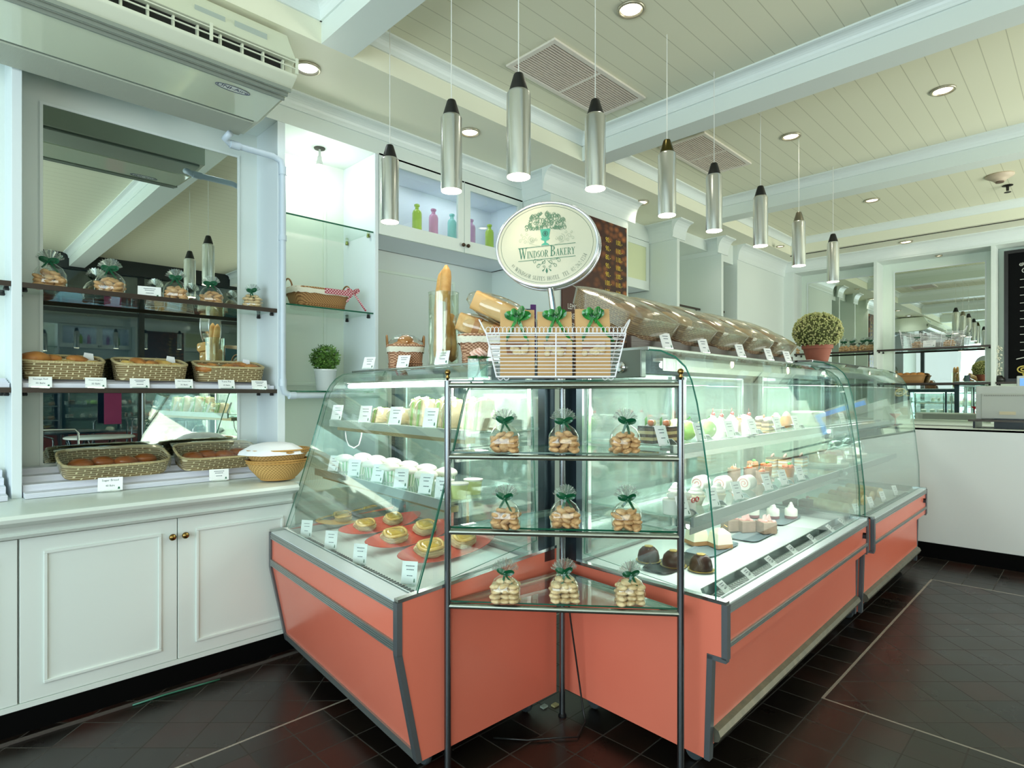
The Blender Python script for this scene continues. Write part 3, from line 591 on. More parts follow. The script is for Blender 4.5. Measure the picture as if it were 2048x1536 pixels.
# ================================================================== DISPLAY CASES
class Frame2:
    def __init__(s, O, e, l): s.O = Vector(O); s.e = Vector(e).normalized(); s.l = Vector(l).normalized()
    def loc(s, a, b, z): v = s.e*a+s.l*b; return (v.x, v.y, z)
    def w(s, a, b, z): v = s.O+s.e*a+s.l*b; return (v.x, v.y, z)
    def rz(s): return math.atan2(s.l.y, s.l.x)
def case(name, lab, fr, L, W, side, glassp, zr, top, tube, rails, shelves, low=None, rback=0, ends=(1, 1)):
    t = T(name, lab, 'display case', (fr.O.x, fr.O.y, 0)); tf = fr.loc
    N = lambda: MB(tf)
    rs = lambda z, a: z+rback*a/W
    # end panels with dark edge trim
    for k, b0 in ((0, 0), (1, L-.02)):
        if not ends[k]: continue
        poly = [(a, rs(z, a) if z > zr-.01 else z) for a, z in side]+[(W, .08), (W, zr+rback)]
        m = N().prism(poly, lambda u, v, q: (u, q, v), b0, b0+.02); m.build('end_panel', CORAL, t)
        m = N(); pts = [(a, z) for a, z in poly[:-2]]
        for (a0, z0), (a1, z1) in zip(pts[:-1], pts[1:]):
            d = Vector((a1-a0, z1-z0)).normalized()*.0; w2 = .011
            nrm = Vector((z0-z1, a1-a0)).normalized()*w2
            nrm = nrm if nrm.x <= 0 or abs(nrm.x) < .001 else nrm
            q = [(a0-.004, z0+.001), (a1-.004, z1-.001), (a1+.016, z1-.001), (a0+.016, z0+.001)] if abs(a1-a0) < abs(z1-z0) else [(a0, z0+.004), (a1+.016, z1+.004), (a1+.016, z1-.012), (a0, z0-.012)]
            m.prism(q, lambda u, v, qq: (u, qq, v), b0-.003, b0+.024)
        m.build('edge_trim', mat('edge_trim_dark', '#6b7074', .38, .6), t)
        m = N(); m.prism([(0, zr), (W, zr+rback), (W, zr+rback+.012), (0, zr+.012)], lambda u, v, qq: (u, qq, v), b0-.002, b0+.024); m.build('rim_rail', STEEL, t)
    # front panels between the end panels
    s0 = .022; s1 = L-.022
    up = [p for p in side]; 
    def front(z):
        for (a0, z0), (a1, z1) in zip(side[:-1], side[1:]):
            if z1-1e-6 <= z <= z0+1e-6 and z0 > z1: return a0+(a1-a0)*(z0-z)/(z0-z1)
        return side[-1][0]
    r1, r2, r3, r4 = rails      # mid rail top/bottom, bottom rail top/bottom
    def slab(z0, z1, off, th, name, mt):
        a0, a1 = front(z0+1e-4)+off, front(z1-1e-4)+off
        N().prism([(a0, z0), (a1, z1), (a1+th, z1), (a0+th, z0)], lambda u, v, q: (u, q, v), s0, s1).build(name, mt, t)
    slab(r1, zr-.028, .004, .012, 'front_panel', CORAL)
    if low: N().box(.056, .068, s0, s1, r4, .436).build('lower_panel', CORAL, t); N().box(.004, .068, s0, s1, .434, r2+.002).build('under_lip', CORAL, t)
    else: slab(r4, r2, .004, .012, 'lower_panel', CORAL)
    N().box(.02, W-.03, .0215, .026, zr-.03, zr+.003).box(W*.45, W-.03, .0215, .026, zr, zr+rback*.5+.004).box(.02, W-.03, L-.026, L-.0215, zr-.03, zr+.003).box(W*.45, W-.03, L-.026, L-.0215, zr, zr+rback*.5+.004).build('well_liner', STEEL, t)
    m = N()
    for k in range(4): z = zr-.028+.007*k; m.box(-.004+(.001 if k % 2 else 0), .01, s0, s1, z, z+.0055)
    m.box(-.002, .012, s0, s1, zr-.03, zr); m.build('front_rail', RAIL, t)
    m = N(); a = front(r1-.002)
    for k in range(4): z = r2+(r1-r2)*k/4; m.box(a-.005, a+.01, s0, s1, z, z+(r1-r2)/4-.0015)
    m.box(a-.003, a+.012, s0, s1, r2, r1); m.build('middle_rail', RAIL, t)
    if low:   # rounded bumper at the bottom
        a = front(r3-.01)
        MB(tf).prism([(a+.004, r3), (a-.022, r3-.012), (a-.03, (r3+r4)/2), (a-.022, r4+.012), (a+.004, r4), (a+.02, r4), (a+.02, r3)], lambda u, v, q: (u, q, v), s0, s1).build('bumper_rail', mat('bumper_steel', '#6c6b60', .4, .8, vary=(30, '#8a8472', .3)), t)
        N().box(a+.02, a+.03, s0, s1, .085, r4).build('plinth', MATTEBLACK, t)
    else:
        a0, a1 = front(r3), front(r4)
        m = N(); m.prism([(a0-.004, r3), (a1-.004, r4), (a1+.012, r4), (a0+.012, r3)], lambda u, v, q: (u, q, v), s0, s1); m.build('bottom_rail', RAIL, t)
    N().box(.10, W-.01, s0, s1, .085, .10).build('base_board', MATTEBLACK, t)
    N().box(W-.015, W, s0, s1, .1, zr).build('back_panel', mat('case_back', '#9aa3a0', .4, .4), t)
    # deck rim and recessed well
    g0 = glassp[0][0]
    N().box(0, g0+.012, s0, s1, zr-.004, zr+.004).build('rim', mat('white_rim', '#dfe6ea', .3, .3), t)
    N().box(g0+.012, W-.02, s0, s1, zr-.035, zr-.028).build('deck', DECK, t)
    m = N()
    k = int((s1-s0-.1)/.022)
    for i in range(k): m.box(g0+.035, g0+.075, s0+.05+i*.022, s0+.05+i*.022+.009, zr-.028, zr-.0245)
    m.build('vent_slots', mat('slot_black', '#0d0f0f', .7), t)
    # glass
    gp = glassp
    N().strip([(a, z) for a, z in gp], lambda u, v, q: (u, q, v), .004, L-.004, -.006, 0, 1).build('front_glass', [CASEGLASS, mat('glass_edge_green', '#2d6f5c', .12)], t, smooth='auto')
    ta, tz = gp[-1]
    for k, b0 in ((0, .026), (1, L-.032)):
        poly = [(a+.014, rs(z, a)-.004 if i == 0 else z-.006) for i, (a, z) in enumerate(gp)]+[(W-.12, tz-.006), (W-.09, zr+.04+rback)]
        N().prism(poly, lambda u, v, q: (u, q, v), b0, b0+.006, 0, 1).build('side_glass', [SIDEGLASS, MATS['glass_edge_green']], t)
    # top, rear posts, sliding doors
    N().box(top[0], W, .0, L, top[1]-.014, top[1]).build('top_panel', GLASS if top[2] == 'glass' else STEEL, t, bev=.002)
    m = N()
    for b in (.0, L-.04): m.box(W-.07, W-.01, b, b+.04, zr, top[1]-.014)
    m.box(W-.07, W-.01, 0, L, top[1]-.075, top[1]-.014); m.box(W-.06, W-.01, L/2-.015, L/2+.015, zr, top[1]-.075); m.build('rear_frame', mat('rear_frame', '#3d4a52', .3, .8), t)
    N().box(W-.045, W-.04, .04, L-.04, zr, top[1]-.075).build('sliding_door', glassmat('rear_glass', (.82, .92, .9), base=.12, haze=.25, hazescale=1.5), t)
    m = N()
    for b in (.10, L/2-.10, L/2+.03, L-.14): m.box(W-.056, W-.046, b, b+.022, zr+.02, top[1]-.085)
    m.build('door_stile', ALU, t)
    # lamps
    for (a, z, lab2) in tube:
        m = MB(); p0 = fr.loc(a, .06, z); p1 = fr.loc(a, L-.06, z); m.tube([p0, p1], .011, 10); m.build('lamp_tube', TUBE, t)
        m = N(); m.box(a-.02, a+.02, .03, L-.03, z+.013, z+.024)
        if low: m.box(a-.024, a-.020, .03, L-.03, z-.022, z+.024)
        m.build('lamp_housing', ALU, t)
    for a0, a1, z, b0, b1 in shelves:
        s = N().box(a0, a1, b0, b1, z-.012, z-.004).build('shelf', [glassmat('shelf_glass', (.86, .95, .92), base=.1, haze=.3, hazescale=.6)], t)
        N().box(a0-.006, a0+.004, b0, b1, z-.032, z+.002).build('shelf_edge', RAIL, s)
        N().box(a0+.03, a0+.08, b0+.04, b1-.02, z-.052, z-.030).build('shelf_rail', mat('shelf_rail', '#8b7a5a', .3, .8) if not low else STEEL, s)
    for (a, b) in ((.16, .09), (.16, L-.12), (W-.1, .09), (W-.1, L-.12)):
        c = fr.loc(a, b, 0); m = MB(); R = Matrix.Rotation(pi/2, 4, 'Y')
        m.lathe([(.0, -.012), (.03, -.012), (.035, -.006), (.035, .006), (.03, .012), (0, .012)], 18, (c[0], c[1], .035), M=R); m.box(c[0]-.016, c[0]+.016, c[1]-.016, c[1]+.016, .055, .088)
        m.build('castor', mat('castor_grey', '#4d565a', .4, .5), t, smooth='auto')
    return t
LF = Frame2((1.082, 1.603, 0), (1, -.0257, 0), (.0958, .9954, 0))
RF = Frame2((1.852, .864, 0), (.048, 1, 0), (1, .0255, 0))
RF2 = Frame2((3.715, .889, 0), (.048, 1, 0), (1, .010, 0))
LG = [(.072, .633), (.13, .80), (.19, .985), (.255, 1.20), (.285, 1.305), (.312, 1.352), (.345, 1.388), (.385, 1.412), (.44, 1.424), (.52, 1.426)]
RG = [(.036, .618), (.038, .78), (.06, 1.0), (.085, 1.165), (.105, 1.275), (.125, 1.35), (.15, 1.40), (.19, 1.436), (.25, 1.462), (.33, 1.472)]
TG = [(.041, .618), (.044, .78), (.064, .98), (.085, 1.17), (.105, 1.29), (.128, 1.385), (.155, 1.43), (.195, 1.465), (.26, 1.492), (.35, 1.505)]
case('display_case', 'curved glass cake case with coral panels, left of the steel corner stand', LF, 1.29, .76, [(0, .627), (0, .457), (.078, .08)], LG, .627, (.44, 1.43, 'steel'),
     [(.40, 1.345, '')], (.498, .468, .118, .082), [(.30, .70, 1.17, .03, 1.25), (.22, .68, .925, .03, 1.25)], rback=.045)
case('display_case', 'longest curved glass cake case with coral panels, right of the steel corner stand', RF, 1.84, .72, [(0, .612), (0, .435), (.052, .433), (.063, .08)], RG, .612, (.30, 1.478, 'steel'),
     [(.28, 1.41, ''), (.25, 1.085, ''), (.17, .835, '')], (.488, .472, .19, .13), [(.22, .64, 1.117, .03, 1.80), (.14, .62, .872, .03, 1.80)], low=True)
case('display_case', 'far curved glass cake case with coral panels next to the white counter', RF2, 1.48, .72, [(0, .612), (0, .435), (.052, .433), (.063, .08)], TG, .612, (.32, 1.51, 'steel'),
     [(.28, 1.43, ''), (.25, 1.085, '')], (.488, .472, .19, .13), [(.26, .60, 1.117, .03, 1.30), (.16, .60, .872, .03, 1.30)], low=True)
for fr, L, p in ((LF, 1.29, 8), (RF, 1.84, 12), (RF2, 1.48, 6)):
    c = fr.w(.42, L/2, 1.36); o = area('case_lamp', c, (L*.9, .10), p, (1, .99, .93)); o.rotation_euler = (0, 0, fr.rz())
for fr, L, z, a, p in ((RF, 1.84, 1.075, .34, 3), (RF, 1.84, .83, .26, 3), (LF, 1.29, 1.125, .42, 2), (LF, 1.29, .88, .36, 1)):
    c = fr.w(a, L/2, z); o = area('case_shelf_lamp', c, (L*.88, .06), p, (1, .99, .94)); o.rotation_euler = (0, 0, fr.rz())
# black lock on the long case, vent slot line
for fr, b in ((RF, 1.74), (RF2, 1.38)):
    o = MB(fr.loc).prism([(.0, .0), (.024, 0), (.02, .024), (.010, .03), (.003, .02)], lambda u, v, q: (q, b+u, .525+v), -.012, .006).build('lock', DARKM)
    o.parent = [x for x in bpy.data.objects if x.name.startswith('display_case') and (x.location-Vector((fr.O.x, fr.O.y, 0))).length < .01][0]
cs = sorted([x for x in bpy.data.objects if x.name.startswith('display_case')], key=lambda o: o.location.x)
MB(RF.loc).box(.33, .53, -.004, .03, 1.365, 1.468).build('top_bracket', mat('bracket_grey', '#7c837c', .35, .7), cs[1], bev=.003)
kb = RF.loc(.42, -.004, 1.405); MB().lathe([(.021, 0), (.022, .010), (.016, .016), (0, .017)], 22, kb, M=Matrix.Rotation(-pi/2, 4, 'Y')).build('bracket_knob', CHROME, cs[1], smooth='auto')
MB().tube([LF.loc(a, 1.20, z) for a, z in ((.36, 1.12), (.365, 1.07), (.38, 1.035), (.41, 1.02), (.44, 1.035), (.455, 1.08), (.46, 1.13))], .0035, 8).build('lamp_cable', mat('cable_white', '#e8ebe8', .4), cs[0], smooth=True)
g0 = ((265, 1411), (330, 1390), (400, 1370), (440, 1359))
P_ = []
for px_, py_ in g0:
    v_ = (790-py_)/F0; u_ = (px_-CX0)/F0; d_ = (-1.296)/v_; P_.append((d_*.70711*(1+u_), d_*.70711*(1-u_), .005))
tag(MB().tube(P_, .004, 8).build('plastic_hose', mat('hose_green', '#2f6a55', .3), smooth=True), 'thin green plastic hose on the floor before the cabinet plinth', 'hose')
for k_, (px_, py_) in enumerate(((1088, 1414), (1110, 1411))):
    v_ = (790-py_)/F0; u_ = (px_-CX0)/F0; d_ = -1.298/v_; x_, y_ = d_*.70711*(1+u_), d_*.70711*(1-u_)
    tag(MB().box(x_-.014, x_+.014, y_-.010, y_+.010, .001, .008).build('paper_scrap', mat('scrap_%d' % k_, ('#9aa89c', '#a8a070')[k_], .7)), ('pale crumpled scrap left of the stand foot on the floor', 'yellowish scrap nearest the rear stand foot on the floor')[k_], 'scrap')
# ================================================================== STEEL CORNER STAND
A_ = Vector((1.831, 1.543)); B_ = Vector((1.277, 1.590)); C_ = Vector((1.775, .985))
t = T('corner_stand', 'steel tube corner stand with four triangular glass shelves', 'display stand')
for p in (A_, B_, C_):
    MB().tube([(p.x, p.y, .0), (p.x, p.y, 1.35)], .0115, 14).build('post', POST, t, smooth='auto')
    MB().lathe([(.017, 0), (.017, .006), (.012, .012)], 16, (p.x, p.y, 0)).build('foot', DARKM, t)
for p in (B_, C_): MB().lathe([(.004, 1.35), (.005, 1.357), (.009, 1.361), (.004, 1.366), (.009, 1.372), (.011, 1.379), (.007, 1.386), (0, 1.388)], 14, (p.x, p.y, 0)).build('finial', BRASS, t, smooth=True)
for z in (.587, .842, 1.10, 1.345):
    c = (A_+B_+C_)/3; m = MB()
    for p, q in ((A_, B_), (B_, C_), (A_, C_)):
        d = (q-p).normalized(); m.tube([(p.x, p.y, z-.012), (q.x, q.y, z-.012)], .0095, 10)
    f = m.build('shelf_frame', mat('stand_rail', '#8f948a', .3, .95), t, smooth='auto')
    q = [p+(c-p)*.02 for p in (A_, B_, C_)]
    MB().prism([tuple(p) for p in q], lambda u, v, s_: (u, v, s_), z, z+.006, 0, 1).build('shelf_glass', [glassmat('stand_glass', (.9, .96, .93), base=.13, gain=.85), mat('stand_glass_edge', '#0c4a34', .1)], f)
t = T('power_cord', 'black power cord hanging behind the corner stand to the floor', 'cord')
MB().tube([(1.80, 1.50, .60), (1.802, 1.496, .54), (1.815, 1.485, .4), (1.84, 1.47, .2), (1.86, 1.46, .05), (1.85, 1.44, .008), (1.75, 1.40, .008), (1.68, 1.46, .008), (1.6, 1.52, .008), (1.52, 1.62, .008)], .0035, 8).build('cable', BLACK, t, smooth=True)
MB().box(1.79, 1.81, 1.49, 1.51, .545, .605).build('switch', mat('switch_white', '#d9d9d6', .4), t, bev=.003)
# ================================================================== OVAL SIGN
def glyphs():
    """serif capitals: straight strokes (x0,y0,x1,y1,t) and arcs ('a',cx,cy,rx,ry,a0,a1,tmin,tmax)"""
    K, n = .15, .05; G = {}
    G['W'] = (1.12, [(.1, 1, .34, 0, K), (.34, 0, .56, .8, n), (.50, 1, .78, 0, K), (.78, 0, 1.02, 1, n)], [(.1, 1, .28), (.5, 1, .26), (1.02, 1, .24)])
    G['I'] = (.36, [(.18, 0, .18, 1, K)], [(.18, 1, .3), (.18, 0, .3)])
    G['N'] = (.84, [(.14, 0, .14, 1, n), (.14, 1, .70, 0, K), (.70, 0, .70, 1, n)], [(.14, 0, .28), (.12, 1, .24), (.70, 1, .28)])
    G['D'] = (.8, [(.18, 0, .18, 1, K), (.18, .975, .38, .975, n), (.18, .025, .38, .025, n), ('a', .36, .5, .34, .475, -90, 90, n, K)], [(.12, 1, .2), (.12, 0, .2)])
    G['S'] = (.58, [('a', .29, .74, .19, .235, 20, 270, n, .12), ('a', .29, .26, .2, .24, -160, 90, n, .14)], [])
    G['O'] = (.86, [('a', .43, .5, .34, .48, 0, 360, n, K)], [])
    G['R'] = (.78, [(.18, 0, .18, 1, K), (.18, .975, .36, .975, n), (.18, .48, .38, .48, n), ('a', .36, .73, .22, .245, -90, 90, n, K), (.38, .48, .66, 0, K*.9)], [(.15, 1, .26), (.18, 0, .3), (.68, 0, .2)])
    G['B'] = (.74, [(.18, 0, .18, 1, K), (.18, .975, .36, .975, n), (.18, .51, .38, .51, n), (.18, .025, .38, .025, n), ('a', .35, .745, .2, .235, -90, 90, n, K), ('a', .37, .265, .25, .245, -90, 90, n, K)], [(.12, 1, .2), (.12, 0, .2)])
    G['A'] = (.8, [(.4, 1, .12, 0, n), (.4, 1, .68, 0, K), (.2, .33, .58, .33, n)], [(.12, 0, .24), (.68, 0, .28)])
    G['K'] = (.78, [(.18, 0, .18, 1, K), (.2, .42, .64, 1, n), (.34, .58, .66, 0, K)], [(.18, 1, .3), (.18, 0, .3), (.64, 1, .24), (.68, 0, .24)])
    G['E'] = (.68, [(.18, 0, .18, 1, K), (.18, .975, .6, .975, n), (.18, .51, .48, .51, n), (.18, .025, .62, .025, n), (.6, .82, .6, 1, n), (.62, 0, .62, .2, n)], [(.12, 1, .2), (.12, 0, .2)])
    G['Y'] = (.76, [(.12, 1, .38, .46, K), (.64, 1, .38, .46, n), (.38, 0, .38, .48, K)], [(.12, 1, .28), (.64, 1, .22), (.38, 0, .3)])
    G['U'] = (.8, [(.16, .3, .16, 1, K), (.64, .3, .64, 1, n), ('a', .4, .3, .24, .29, 180, 360, n, K)], [(.16, 1, .28), (.64, 1, .24)])
    G['T'] = (.7, [(.35, 0, .35, 1, K), (.06, .975, .64, .975, n), (.06, .8, .06, 1, n), (.64, .8, .64, 1, n)], [(.35, 0, .3)])
    G['H'] = (.84, [(.16, 0, .16, 1, K), (.68, 0, .68, 1, K), (.16, .5, .68, .5, n)], [(.16, 1, .3), (.16, 0, .3), (.68, 1, .3), (.68, 0, .3)])
    G['L'] = (.64, [(.18, 0, .18, 1, K), (.18, .025, .58, .025, n), (.58, 0, .58, .22, n)], [(.18, 1, .3), (.12, 0, .2)])
    G['.'] = (.25, [(.1, .05, .2, .05, .12)], []); G['-'] = (.4, [(.08, .4, .34, .4, .07)], []); G[' '] = (.4, [], [])
    G['0'] = (.6, [('a', .3, .5, .2, .48, 0, 360, n, .13)], []); G['1'] = (.44, [(.22, 0, .22, 1, .13), (.08, .82, .22, 1, n)], [(.22, 0, .3)])
    G['2'] = (.58, [('a', .28, .74, .18, .24, -35, 170, n, .12), (.44, .62, .1, .03, n), (.08, .04, .5, .04, .08)], [])
    G['3'] = (.56, [('a', .26, .75, .17, .22, -90, 150, n, .12), ('a', .26, .28, .2, .26, -150, 90, n, .13)], [])
    G['4'] = (.6, [(.4, 0, .4, 1, .13), (.4, 1, .06, .3, n), (.06, .28, .56, .28, .06)], [(.4, 0, .28)])
    G['6'] = (.6, [('a', .3, .3, .2, .28, 0, 360, n, .12), ('a', .46, .32, .36, .64, 100, 180, n, .12)], [])
    return G
GL = glyphs()
def glyph_polys(ch):
    w_, strokes, serifs = GL[ch]; P = []
    for s in strokes:
        if s[0] == 'a':
            _, cx, cy, rx, ry, a0, a1, tn, tk = s; k = max(6, int(abs(a1-a0)/18)); prev = None
            for i in range(k+1):
                a = rad(a0+(a1-a0)*i/k); t = tn+(tk-tn)*abs(cos(a))**1.6
                o = (cx+(rx+t/2*abs(cos(a))+.02)*cos(a), cy+(ry)*sin(a)); i_ = (cx+(rx-t/2)*cos(a), cy+(ry-tn)*sin(a))
                if prev: P.append([prev[0], o, i_, prev[1]])
                prev = (o, i_)
        else:
            x0, y0, x1, y1, t = s; d = Vector((x1-x0, y1-y0)); hor = abs(d.x) > abs(d.y)
            if hor: P.append([(x0, y0-t/2), (x1, y1-t/2), (x1, y1+t/2), (x0, y0+t/2)])
            else: P.append([(x0-t/2, y0), (x0+t/2, y0), (x1+t/2, y1), (x1-t/2, y1)])
    for x, y, l in serifs:
        yy = y if y < .5 else y-.045; P.append([(x-l/2, yy), (x+l/2, yy), (x+l/2, yy+.045), (x-l/2, yy+.045)])
    return w_, P
sg = T('oval_sign', 'oval cream bakery sign with green vase emblem on a chrome pole', 'sign', (1.755, 1.600, 1.35))
MB().tube([(.067, -.052, 0), (.045, -.040, .26), (.030, -.030, .40)], .0125, 16).build('pole', CHROME, sg, smooth='auto')
RX, RY, TH = .208, .170, .065
# sign box in its own frame: x right, y up (world z), z towards the viewer
ang = rad(225-14)
nx = Vector((cos(ang), sin(ang), 0)); rx_ = Vector((-nx.y, nx.x, 0)); ctr = Vector((.012, -.028, .552))
if rx_.dot(Vector((1, -1, 0))) < 0: rx_ = -rx_
def sf(u, v, q=0): p = ctr+rx_*u+Vector((0, 0, 1))*v+nx*q; return tuple(p)
NS = 64
el = lambda k, r=1.0, dx=0: (RX*r*cos(2*pi*k/NS)+dx, RY*r*sin(2*pi*k/NS))
m = MB().prism([el(k) for k in range(NS)], lambda u, v, q: sf(u, v, q), -TH, 0); m.build('sign_box', mat('sign_steel', '#c9cbc6', .15, .9), sg, smooth='auto')
m = MB(); m.tube([sf(*el(k, .985), .001) for k in range(NS)], .007, 10, True); m.build('rim', mat('sign_rim', '#d9dbe0', .2, .7), sg, smooth=True)
m = MB(); m.tube([sf(*el(k, .995), -TH) for k in range(NS)], .006, 10, True); m.build('rear_rim', MATS['sign_rim'], sg, smooth=True)
face = MB().flat([el(k, .955) for k in range(NS)], lambda u, v: sf(u, v, .003)).build('sign_face', mat('sign_cream', '#c2bfa8', .3, coat=.15), sg)
m = MB()
m.tube([sf(*el(k, .90), .0032) for k in range(NS)], .0008, 4, True)
m.build('border_line', mat('sign_dark_green', '#4b6350', .5), face)
_lq = [0]
def line(m, P, w_, q=None):
    _lq[0] = (_lq[0]+1) % 300; q = .0042+_lq[0]*4e-6
    for (x0, y0), (x1, y1) in zip(P[:-1], P[1:]):
        d = Vector((x1-x0, y1-y0)); 
        if d.length < 1e-7: continue
        nn = Vector((-d.y, d.x)).normalized()*w_/2
        m.add([sf(x0+nn.x, y0+nn.y, q), sf(x0-nn.x, y0-nn.y, q), sf(x1-nn.x, y1-nn.y, q), sf(x1+nn.x, y1+nn.y, q)], [(0, 1, 2, 3)])
def spiral(m, cx, cy, r, turns, a0, sgn, w_, grow=.15):
    P = []
    for i in range(28):
        k = i/27; a = a0+sgn*turns*2*pi*k; q = r*(grow+(1-grow)*k); P.append((cx+q*cos(a), cy+q*sin(a)))
    line(m, P, w_); return P[-1]
m = MB(); line(m, [(-.115, -.010), (.118, .0)], .0022); line(m, [(-.115, -.062), (.118, -.052)], .0022)
def serif_text(m, segs, x0, y0, slope=0):
    x = x0
    for ch, h, sx in segs:
        w_, P = glyph_polys(ch)
        for j_, p in enumerate(P): m.add([sf(x+u*h*sx, y0+v*h+(x+u*h*sx-x0)*slope, .0042+j_*3e-5) for u, v in p], [tuple(range(len(p)))])
        x += w_*h*sx+.0012
    return x
seg = [(c, .042 if big else .0275, .82) for c, big in zip('WINDSOR', (1, 0, 0, 0, 0, 0, 0))]+[(' ', .02, .8)]+[(c, .042 if big else .0275, .82) for c, big in zip('BAKERY', (1, 0, 0, 0, 0, 0))]
wd = sum(GL[c][0]*h*sx+.0012 for c, h, sx in seg); k = .226/wd; seg = [(c, h, sx*k) for c, h, sx in seg]
serif_text(m, seg, -.112, -.053, .043)
m.build('bakery_lettering', mat('sign_green', '#2f6a50', .5), face)
m = MB()          # telephone line along the lower edge
txt = [('B', .010), ('Y', .010), (' ', .014)]+[(c, .0165) for c in 'WINDSOR SUITES HOTEL  TEL. 02-262-1234']
tot = sum(GL[c][0]*h*.86+.0016 for c, h in txt); a_cur = rad(213); 
RXt, RYt = RX*.80, RY*.80
def arclen(a0, a1, n=200): 
    s = 0
    for i in range(n):
        a = a0+(a1-a0)*(i+.5)/n; s += sqrt((RXt*sin(a))**2+(RYt*cos(a))**2)*(a1-a0)/n
    return s
kk = arclen(rad(213), rad(341))/tot
for c, h in txt:
    w_, P = glyph_polys(c); adv = (w_*h*.86+.0016)*kk
    ds = sqrt((RXt*sin(a_cur))**2+(RYt*cos(a_cur))**2); am = a_cur+adv/ds/2
    tx = Vector((-RXt*sin(am), RYt*cos(am))).normalized(); ty = Vector((-tx.y, tx.x)); cx, cy = RXt*cos(am), RYt*sin(am)
    for j_, p in enumerate(P): m.add([sf(cx+tx.x*(u-w_/2)*h*.86*kk+ty.x*(v-.5)*h, cy+tx.y*(u-w_/2)*h*.86*kk+ty.y*(v-.5)*h, .0042+j_*3e-5) for u, v in p], [tuple(range(len(p)))])
    a_cur += adv/ds
m.build('telephone_lettering', mat('sign_grey_ink', '#6f7a6c', .5), face)
m = MB(); rnd = random.Random(3)
for s_ in (-1, 1):   # scrolls under the lower line
    for cx, cy, r, a0, g in ((.048, -.066, .010, pi/2, 1), (.034, -.086, .009, pi/2, 1), (.014, -.070, .009, 0, -1), (.012, -.088, .006, 0, 1)):
        spiral(m, s_*cx+.002, cy, r, 1.2, a0, s_*g, .0016)
    line(m, [(s_*.004, -.062), (s_*.02, -.078), (s_*.034, -.076)], .0016)
    line(m, [(s_*.048, -.056), (s_*.03, -.062), (s_*.016, -.06)], .0016)
    m.add([sf(s_*.006+.002, -.094, .0042), sf(s_*.016+.002, -.108, .0042), sf(s_*.019+.002, -.103, .0042)], [(0, 1, 2)])
m.add([sf(.002, -.092, .0042), sf(-.003, -.106, .0042), sf(.002, -.116, .0042), sf(.007, -.106, .0042)], [(0, 1, 2, 3)])
m.build('lower_ornament', MATS['sign_green'], face)
m = MB()          # thin side scrolls around the vase
for s_ in (-1, 1):
    for cx, cy, r, tn in ((.060, .022, .017, 2), (.060, .022, .010, 1.6), (.092, .030, .010, 1.3), (.106, .020, .008, 1.2), (.086, .014, .008, 1.3), (.078, .045, .007, 1), (.040, .022, .007, 1), (.100, .044, .006, 1)): spiral(m, s_*cx, cy, r, tn, pi/2, s_, .0011)
    line(m, [(s_*.02, -.006), (s_*.045, .0), (s_*.07, .008)], .0012)
m.build('side_scrolls', mat('sign_pale_ink', '#93a08a', .5), face)
m = MB()          # vase
for s_ in (-1, 1): pass
vase = [(-.005, -.003), (-.018, -.003), (-.010, .004), (-.004, .006), (-.004, .014), (-.014, .018), (-.019, .024), (-.014, .026), (-.017, .04), (-.021, .062), (.021, .062), (.017, .04), (.014, .026), (.019, .024), (.014, .018), (.004, .014), (.004, .006), (.010, .004), (.018, -.003), (.005, -.003)]
m.flat([(x-.004, y+.001) for x, y in vase], lambda u, v: sf(u, v, .0040)); m.build('vase_emblem', mat('sign_teal', '#3f9a80', .5), face)
m = MB(); spiral(m, -.004, .044, .010, 1, 0, 1, .003, .95); m.flat([(.005*cos(k), .007*sin(k)+.044) for k in [i*pi/8 for i in range(16)]], lambda u, v: sf(u-.004, v, .0046)); m.build('vase_medallion', mat('sign_deep_green', '#1f5a4c', .5), face)
m = MB()          # foliage of the vase: leaf loops in a wide crown
for i in range(150):
    a = rnd.uniform(-.35, pi+.35); q = sqrt(rnd.random()); x = cos(a)*.083*q; y = .070+abs(sin(a))*.062*q if sin(a) > 0 else .070+sin(a)*.03*q
    r = rnd.uniform(.0035, .0068); a0 = rnd.uniform(0, 2*pi)
    P = [(x-.004+r*cos(a0+t_*.7), y+r*1.25*sin(a0+t_*.7)) for t_ in range(rnd.choice((6, 8, 10)))]
    line(m, P, rnd.uniform(.0011, .0024))
m.build('foliage_emblem', mat('sign_leaf_green', '#547a5c', .5), face)
# ================================================================== WHITE COUNTER, TILL, MENU, CHALKBOARD
t = T('service_counter', 'plain white service counter with black plinth at the right', 'counter', (5.70, 0, 0))
BX('front_panel', mat('counter_white', '#dfe3e1', .35), 0, .04, -2.2, 1.95, .118, 1.035, t); BX('plinth', MATTEBLACK, .0, .04, -2.2, 1.95, 0, .12, t)
BX('counter_top', WHITE, 0, .45, -2.2, 1.95, 1.02, 1.036, t); BX('side_panel', WHITE, .0, .45, 1.93, 1.95, 0, 1.02, t)
t = T('back_counter', 'cream back counter with dark edge below the wall mirrors', 'counter', (7.72, 0, 0))
BX('body', NICHE, .02, .55, -2.2, 2.9, 0, .95, t); BX('counter_top', NICHE, 0, .55, -2.2, 2.9, .97, 1.0, t); BX('edge_strip', SHELFEDGE, -.01, .01, -2.2, 2.9, .95, .975, t)
t = T('till_monitor', 'grey till monitor seen from behind on the white counter', 'monitor', (6.0, .50, 1.036), rad(-6))
GREYP = mat('till_grey', '#c3c6c2', .4)
BX('housing', GREYP, -.02, .02, -.215, .215, .07, .335, t, bev=.006); BX('rear_cover', mat('till_grey2', '#b6b9b4', .45), -.045, -.018, -.165, .175, .075, .275, t, bev=.006)
m = MB()
for i in range(28): m.box(-.047, -.044, -.15+i*.0111, -.146+i*.0111, .255, .266)
